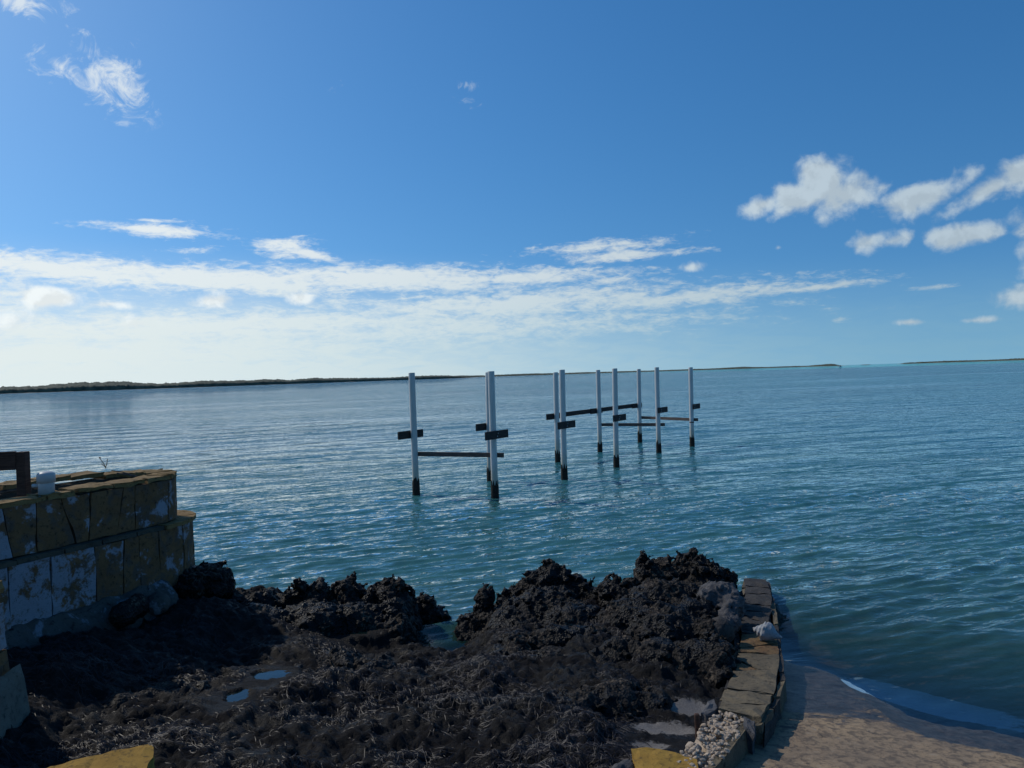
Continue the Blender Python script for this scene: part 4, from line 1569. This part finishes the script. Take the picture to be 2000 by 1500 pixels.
pb = Py(207, 913, 8.9)
pl = empty('dry_plant', pb)
tag(pl, 'tiny dry plant sprouting on the back of the stone planter', 'plant')
for q, pts in (('stem', [(207, 915), (203, 906), (197, 898), (195, 894)]), ('stem', [(206, 914), (209, 904), (210, 896)]), ('stem', [(205, 911), (200, 908), (198, 905)])):
    tube(q, [Py(x, y, 8.9) - pb for x, y in pts], .005, MAT['twig'], pl)
bm = bmesh.new()
bmesh.ops.create_icosphere(bm, subdivisions=1, radius=.012)
for v in bm.verts:
    v.co += Py(195, 894, 8.9) - pb
bm_obj('seed_head', bm, MAT['twig'], pl)
for i, pts in enumerate(([(218, 919), (240, 922), (268, 930)], [(228, 924), (250, 927), (272, 934)])):
    o = tube('driftwood_stick', [Py(x, y, 8.55) for x, y in pts], .007, MAT['palegrey'])
    zt = ZT + .03
    tag(o, ['thin pale stick lying on the planter, the upper of two', 'thin pale stick lying on the planter, the lower of two'][i], 'stick', 'sticks on the planter')

# near wall end at the left edge of the view
nw_ = empty('stone_wall', (-3.45, 5.0, .7))
NO = Vector(nw_.location)
tag(nw_, 'near wall end of lichened stone at the left edge with concrete skirt', 'wall')
yA = 5.05
pa, pbm = Py(24, 1190, yA), Py(40, 1400, yA)
xr = pa.x - .31
bm = bmesh.new()
box_bm(bm, .9, .5, 1.2, Matrix.Translation(Vector((xr - .47, yA + .1, 1.02)) - NO))
bm_obj('core', bm, MAT['mortar'], nw_)
zc = [Py(20, 1160, yA).z, Py(20, 1205, yA).z, Py(20, 1300, yA).z, Py(20, 1420, yA).z]
for i in range(3):
    for (xa, xb) in ((xr - .30, xr), (xr - .62, xr - .31), (xr - .93, xr - .63)):
        if i == 0:
            continue
        slab('stone_block', [Vector((xa + .005, yA - .17, zc[i] - .006)), Vector((xb + .02 * i, yA - .17, zc[i] - .006)), Vector((xb + .03 * i, yA - .19, zc[i + 1])), Vector((xa + .005, yA - .19, zc[i + 1]))], .05, MAT['ochre'], nw_, NO, down=Vector((0, 1, 0)), jit=.014, seed=300 + i * 7 + xa)
    if i:
        slab('stone_block', [Vector((xr + .02 * i, yA - .15, zc[i] - .006)), Vector((xr + .02 * i, yA + .36, zc[i] - .006)), Vector((xr + .035 * i, yA + .36, zc[i + 1])), Vector((xr + .035 * i, yA - .15, zc[i + 1]))], .05, MAT['ochre'], nw_, NO, down=Vector((-1, 0, 0)), jit=.014, seed=330 + i)
for k, (xa, xb) in enumerate(((xr - .45, xr + .02), (xr - .93, xr - .47))):
    slab('cap_stone', [Vector((xa, yA - .2, zc[0] + .01 * k)), Vector((xb, yA - .2, zc[0] - .02)), Vector((xb, yA + .38, zc[0])), Vector((xa, yA + .38, zc[0] + .02))], .09, MAT['captop'], nw_, NO, jit=.03, seed=340 + k)
vs_, fs_ = [], []
for i in range(25):
    x_ = xr - .93 + i * .045
    y_ = yA - .2
    for oy, z in ((.02, zc[2] - .02 * (i > 18)), (-.03, zc[2] - .12), (-.13, zc[3] - .05), (-.22, zc[3] - .4)):
        p = Vector((x_ + (.0 if i < 20 else 0) , y_ + oy, z))
        vs_.append(p + mnoise.noise_vector(p * 8) * .03 - NO)
for i in range(6):
    for oy, z in ((.02, zc[2] - .10), (-.03, zc[2] - .20), (-.13, zc[3] - .07), (-.22, zc[3] - .4)):
        p = Vector((xr + .15 - oy * .5, yA - .2 + .1 * (i + .2), z))
        vs_.append(p + mnoise.noise_vector(p * 8) * .03 - NO)
for i in range(30):
    for k in range(3):
        a = i * 4 + k
        fs_.append((a, a + 1, a + 5, a + 4))
mesh_obj('concrete_skirt', vs_, fs_, MAT['skirt'], nw_, smooth=False)

# ------------------------------------------------------------------ pilings
PIL = {  # base px, top px
    'a1': ((813, 966), (804, 728)), 'b1': ((967, 972), (959, 725)), 'a2': ((957.5, 939), (953.5, 727)), 'a3': ((1089.5, 902), (1085, 727)), 'b2': ((1102.5, 936.6), (1097.5, 722)),
    'a4': ((1172, 882.5), (1168, 722.5)), 'b3': ((1204, 912), (1200.5, 719.6)), 'a5': ((1250, 864), (1247.5, 720.7)), 'b4': ((1287, 884), (1282.6, 717.3)), 'b5': ((1352, 872), (1348.8, 717.3))}
LAB = {'a1': 'leftmost white piling, standing alone at the near end', 'b1': 'nearest white piling, largest, with a board across its front', 'a2': 'white piling almost hidden right behind the nearest piling',
       'a3': 'white piling close behind the third front piling, beam running right from it', 'b2': 'white piling third from the left with a short board on its front',
       'a4': 'white piling in the back row where two dark beams meet', 'b3': 'white piling in front of the long beam, fourth from the right',
       'a5': 'farthest white piling at the right end of the long dark beam', 'b4': 'white piling second from the right with split board', 'b5': 'rightmost white piling with a dark strap below its board'}
pos, tops = {}, {}
for k, (b, t) in PIL.items():
    g_ = Gz(b[0], b[1], 0)
    pos[k] = g_
    tops[k] = Py(t[0], t[1], g_.y)
rowA, rowB = ['a1', 'a2', 'a3', 'a4', 'a5'], ['b1', 'b2', 'b3', 'b4', 'b5']
UD = Vector((.55, .835, 0)).normalized()
ND = Vector((UD.y, -UD.x, 0))
RP = .083
for k, g_ in pos.items():
    pe = empty('piling', g_)
    tag(pe, LAB[k], 'piling', 'white dock pilings standing in the water')
    tp = tops[k] - g_
    n = 32
    bh = .34 + .10 * rnd.random()
    # sleeve
    vs_, fs_ = [], []
    zs = [-1.6] + list(np.linspace(.0, tp.z - .012, 10)) + [tp.z]
    for i, z in enumerate(zs):
        cx_, cy_ = tp.x * z / tp.z, 0
        rr = RP * (.97 if i == len(zs) - 1 else 1)
        for j in range(n):
            a = 2 * math.pi * j / n
            vs_.append((cx_ + rr * math.cos(a), cy_ + rr * math.sin(a), z))
    m_ = len(zs)
    for i in range(m_ - 1):
        for j in range(n):
            a, b = i * n + j, i * n + (j + 1) % n
            fs_.append((a, b, b + n, a + n))
    # recessed top of the sleeve
    for rr, z in ((RP * .86, tp.z), (RP * .86, tp.z - .03)):
        for j in range(n):
            a = 2 * math.pi * j / n
            vs_.append((tp.x + rr * math.cos(a), rr * math.sin(a), z))
    for i in (m_ - 1, m_):
        for j in range(n):
            a, b = i * n + j, i * n + (j + 1) % n
            fs_.append((a, b, b + n, a + n))
    fs_.append(tuple((m_ + 1) * n + j for j in range(n)))
    o = mesh_obj('sleeve', vs_, fs_, MAT['pvc'], pe)
    # barnacle band with a ragged upper rim
    vs_, fs_ = [], []
    nn, mm = 40, 14
    for i in range(mm + 1):
        f = i / mm
        for j in range(nn):
            a = 2 * math.pi * j / nn
            ztop = bh + .17 * mnoise.noise(Vector((math.cos(a) * 2.2, math.sin(a) * 2.2, g_.x))) + .07 * mnoise.noise(Vector((math.cos(a) * 7, math.sin(a) * 7, g_.x)))
            z = -1.5 * (1 - f) ** 2 + ztop * (1 - (1 - f) ** 2)
            rr = RP + .006 + (.008 + .012 * abs(mnoise.noise(Vector((math.cos(a) * 3, math.sin(a) * 3, z * 14 + g_.y))))) * (1 - f ** 4)
            vs_.append((rr * math.cos(a), rr * math.sin(a), z))
    for i in range(mm):
        for j in range(nn):
            a, b = i * nn + j, i * nn + (j + 1) % nn
            fs_.append((a, b, b + nn, a + nn))
    mesh_obj('barnacle_growth', vs_, fs_, MAT['growth'], pe)
    # bolted board
    zb = 1.555
    isB = k[0] == 'b'
    side_ = ND if isB else -ND
    ctr = side_ * (RP + .028) + Vector((tp.x * zb / tp.z, 0, zb))
    l0, l1 = (-.48, .48) if k not in ('b5',) else (-.10, .62)
    if k == 'b4':
        l0, l1 = -.25, .62
    if k == 'b3':
        l0, l1 = -.38, .5
    bd = beam('cross_board', ctr + UD * l0, ctr + UD * l1, .05, .20, MAT['board'], pe, Vector((0, 0, 0)), .006)
    for s_ in (-.035, .035):
        bo = lathe('bolt', [(.014, 0), (.014, .012), (.006, .014)], MAT['steel'], bd, 10)
        bo.matrix_local = Matrix.Translation(ctr + side_ * .024 + Vector((0, 0, s_)) + UD * s_ * .5) @ side_.to_track_quat('Z', 'Y').to_matrix().to_4x4()
    if k == 'b5':
        zc_ = .95
        lathe('strap', [(RP + .002, zc_ - .02), (RP + .008, zc_ - .018), (RP + .008, zc_ + .018), (RP + .002, zc_ + .02)], MAT['post'], pe, 24, (tp.x * zc_ / tp.z, 0, 0))

# timbers that tie the pilings together
def tie(ka, kb, z, label, ext=(0.02, .22), back=True, w=.05, h=.115, mat='beamwood', off=None):
    A_, B_ = pos[ka] + Vector((tops[ka].x - pos[ka].x, 0, 0)) * (z / 3), pos[kb] + Vector((tops[kb].x - pos[kb].x, 0, 0)) * (z / 3)
    d = (B_ - A_)
    d.z = 0
    d.normalize()
    nrm = Vector((-d.y, d.x, 0)) * (RP + w / 2 + .002)
    if off is not None:
        nrm = off
    a, b = A_ + nrm - d * ext[0] + Vector((0, 0, z)), B_ + nrm + d * ext[1] + Vector((0, 0, z))
    mid = (a + b) / 2
    o = beam('timber_beam', a, b, w, h, MAT[mat], None, mid, .006)
    o.location = mid
    tag(o, label, 'beam', 'timber beams bolted between the pilings')


tie('a1', 'b1', 1.04, 'weathered timber beam joining the leftmost piling to the nearest piling')
tie('a4', 'b4', 1.02, 'weathered timber beam crossing behind the fourth front piling, the lower nearer one')
tie('a5', 'b5', 1.045, 'weathered timber beam joining the farthest piling to the rightmost piling')
offA = -ND * (RP + .055 + .03)
tie('a3', 'a4', 1.565, 'long dark beam from the third piling pair to the back row piling', (.3, .45), mat='board', h=.16, off=offA)
tie('a4', 'a5', 1.565, 'long dark beam running on to the farthest piling', (-.47, .35), mat='board', h=.16, off=offA)


# ------------------------------------------------------------------ far islands
def island(name, pts, depthm, label, label2, seed, mat, bump, beach=True):
    """pts: (px, distance in m, height in m) along the shore line"""
    pxs = np.array([p[0] for p in pts], float)
    ds = np.array([p[1] for p in pts], float)
    hs = np.array([p[2] for p in pts], float)
    L_ = 0
    n = 900
    t = np.linspace(pxs[0], pxs[-1], n)
    d = np.interp(t, pxs, ds)
    h = np.interp(t, pxs, hs)
    dirs = np.array([(ray(q, 733).x, ray(q, 733).y) for q in t])
    dirs /= np.linalg.norm(dirs, axis=1)[:, None]
    m_ = 26
    u = np.linspace(0, 1, m_)
    D = d[:, None] + (u ** 1.4)[None, :] * depthm
    XX = dirs[:, 0][:, None] * D
    YY = dirs[:, 1][:, None] * D
    shp = np.minimum(1, (u / .08)) ** .5 * (0.42 + .58 * sstep(u, .12, .6)) * (1 - sstep(u, .75, 1.0))
    ends = sstep(np.arange(n), 0, 25) * sstep(n - 1 - np.arange(n), 0, 25)
    if t[0] < -50:
        ends = sstep(n - 1 - np.arange(n), 0, 25)
    hh = h * (.82 if h.max() > 14.9 and d.max() < 2500 else .55 if d.min() > 2500 else .82) * (1 + .30 * pn3(t / 90, seed, 0) + .16 * pn3(t / 24, seed, 2)) * ends
    ZZ = hh[:, None] * shp[None, :] + bump * np.maximum(0, shp[None, :] * ends[:, None]) * (fbm(XX / (bump * 3.2), YY / (bump * 3.2), seed, 3, .6) * .9) - .4
    # keep the front hedge as a dark line of its own height
    fr = sstep(u, .02, .06) * (1 - sstep(u, .14, .24))
    ZZ += fr[None, :] * (bump * 1.1) * ends[:, None] * (1 + .7 * fbm(XX / (bump * 2), YY / (bump * 2), seed + 3, 2))
    ctr = Vector((XX.mean(), YY.mean(), 0))
    V_ = np.stack([XX.ravel() - ctr.x, YY.ravel() - ctr.y, ZZ.ravel()], 1)
    o = mesh_obj(name + '_scrub', V_, grid_faces(n, m_)[:, ::-1], mat)
    o.location = ctr
    tag(o, label, 'vegetation', kind='stuff')
    # land below: a low apron with a pale shore
    Db = d[:, None] + np.array([-12, -2, 8, depthm])[None, :]
    zb = np.array([-.5, .35, .9, .5])
    XB, YB = dirs[:, 0][:, None] * Db, dirs[:, 1][:, None] * Db
    ZB_ = np.broadcast_to(zb[None, :] * (0.3 + .7 * np.abs(pn3(t / 37, seed, 5)) * 2)[:, None], XB.shape)
    ZB_ = np.where(np.arange(4)[None, :] == 0, -.5, ZB_)
    o = mesh_obj(name, np.stack([XB.ravel(), YB.ravel(), ZB_.ravel()], 1), grid_faces(n, 4)[:, ::-1], MAT['beach'])
    tag(o, label2, kind='structure')


island('island', [(-500, 950, 12), (-100, 1020, 10), (60, 1060, 9), (150, 1080, 15), (190, 1090, 13), (330, 1130, 9.5), (420, 1180, 10), (560, 1300, 10), (620, 1360, 11), (700, 1450, 8), (790, 1620, 10), (860, 1750, 9), (915, 1850, 5), (932, 1900, 2)],
       150, 'dark green scrub on the long low island at the left', 'low shore of the long island at the left', 1.0, MAT['scrub'], 1.7)
island('island', [(780, 3400, 10), (900, 3300, 16), (1100, 3300, 12), (1300, 3200, 9), (1400, 3200, 11), (1450, 3200, 15), (1500, 3200, 8), (1580, 3200, 9), (1600, 3150, 14), (1625, 3150, 15), (1652, 3150, 5)],
       260, 'thin strip of dark scrub on the far island behind the pilings', 'thin far island behind the pilings', 5.0, MAT['scrub'], 1.5)
island('island', [(1682, 3300, 2), (1692, 3300, 4), (1701, 3300, 1.5)], 60, 'tiny scrub covered islet between the far islands', 'tiny islet between the far islands', 7.0, MAT['scrub'], 1.0)
island('island', [(1753, 3000, 5), (1800, 3000, 8), (1900, 3000, 9), (2000, 2950, 10), (2400, 2900, 11)], 200, 'thin strip of dark scrub on the far right island', 'thin far island at the right edge', 9.0, MAT['scrub'], 2.4)


# ------------------------------------------------------------------ distant motor boat
def boat():
    g_ = Gz(1641, 717.6, 0)
    dd = 1050.0
    g_ = Vector((g_.x / g_.y * dd, dd, 0))
    e = empty('motor_boat', g_)
    tag(e, 'tiny motor boat far out on the water to the right', 'boat')
    Lb, Wb = 6.2, 2.1
    st_ = []
    vs_, fs_ = [], []
    for i in range(11):
        f = i / 10
        w = Wb / 2 * (1 - max(0, (f - .45) / .55) ** 2.2)
        zk = .9 + .45 * f ** 2
        x = -Lb / 2 + Lb * f
        for yy, zz in ((-w, zk), (-w * .8, .15), (0, -.25 + .5 * f ** 3), (w * .8, .15), (w, zk)):
            vs_.append((x, yy, zz))
    for i in range(10):
        for k in range(4):
            a = i * 5 + k
            fs_.append((a, a + 1, a + 6, a + 5))
        fs_.append((i * 5, i * 5 + 5, i * 5 + 9, i * 5 + 4))
    fs_.append((0, 4, 3, 2, 1))
    mesh_obj('hull', vs_, fs_, MAT['hull'], e, smooth=False)
    bm = bmesh.new()
    box_bm(bm, 1.3, 1.2, 1.2, Matrix.Translation((.2, 0, 1.5)))
    bmesh.ops.bevel(bm, geom=list(bm.edges), offset=.15, segments=2, affect='EDGES')
    bm_obj('console', bm, MAT['darkgel'], e)
    bm = bmesh.new()
    box_bm(bm, 2.0, 1.7, .1, Matrix.Translation((.1, 0, 2.6)))
    bm_obj('canopy', bm, MAT['darkgel'], e)
    for sx_ in (-.8, .9):
        for sy_ in (-.75, .75):
            bm = bmesh.new()
            box_bm(bm, .07, .07, 1.7, Matrix.Translation((sx_, sy_, 1.75)))
            bm_obj('canopy_post', bm, MAT['darkgel'], e)
    bm = bmesh.new()
    box_bm(bm, .5, .5, 1.1, Matrix.Translation((-Lb / 2 - .25, 0, .95)))
    bmesh.ops.bevel(bm, geom=list(bm.edges), offset=.12, segments=2, affect='EDGES')
    bm_obj('outboard_motor', bm, MAT['darkgel'], e)
    e.rotation_euler.z = R(12)


boat()
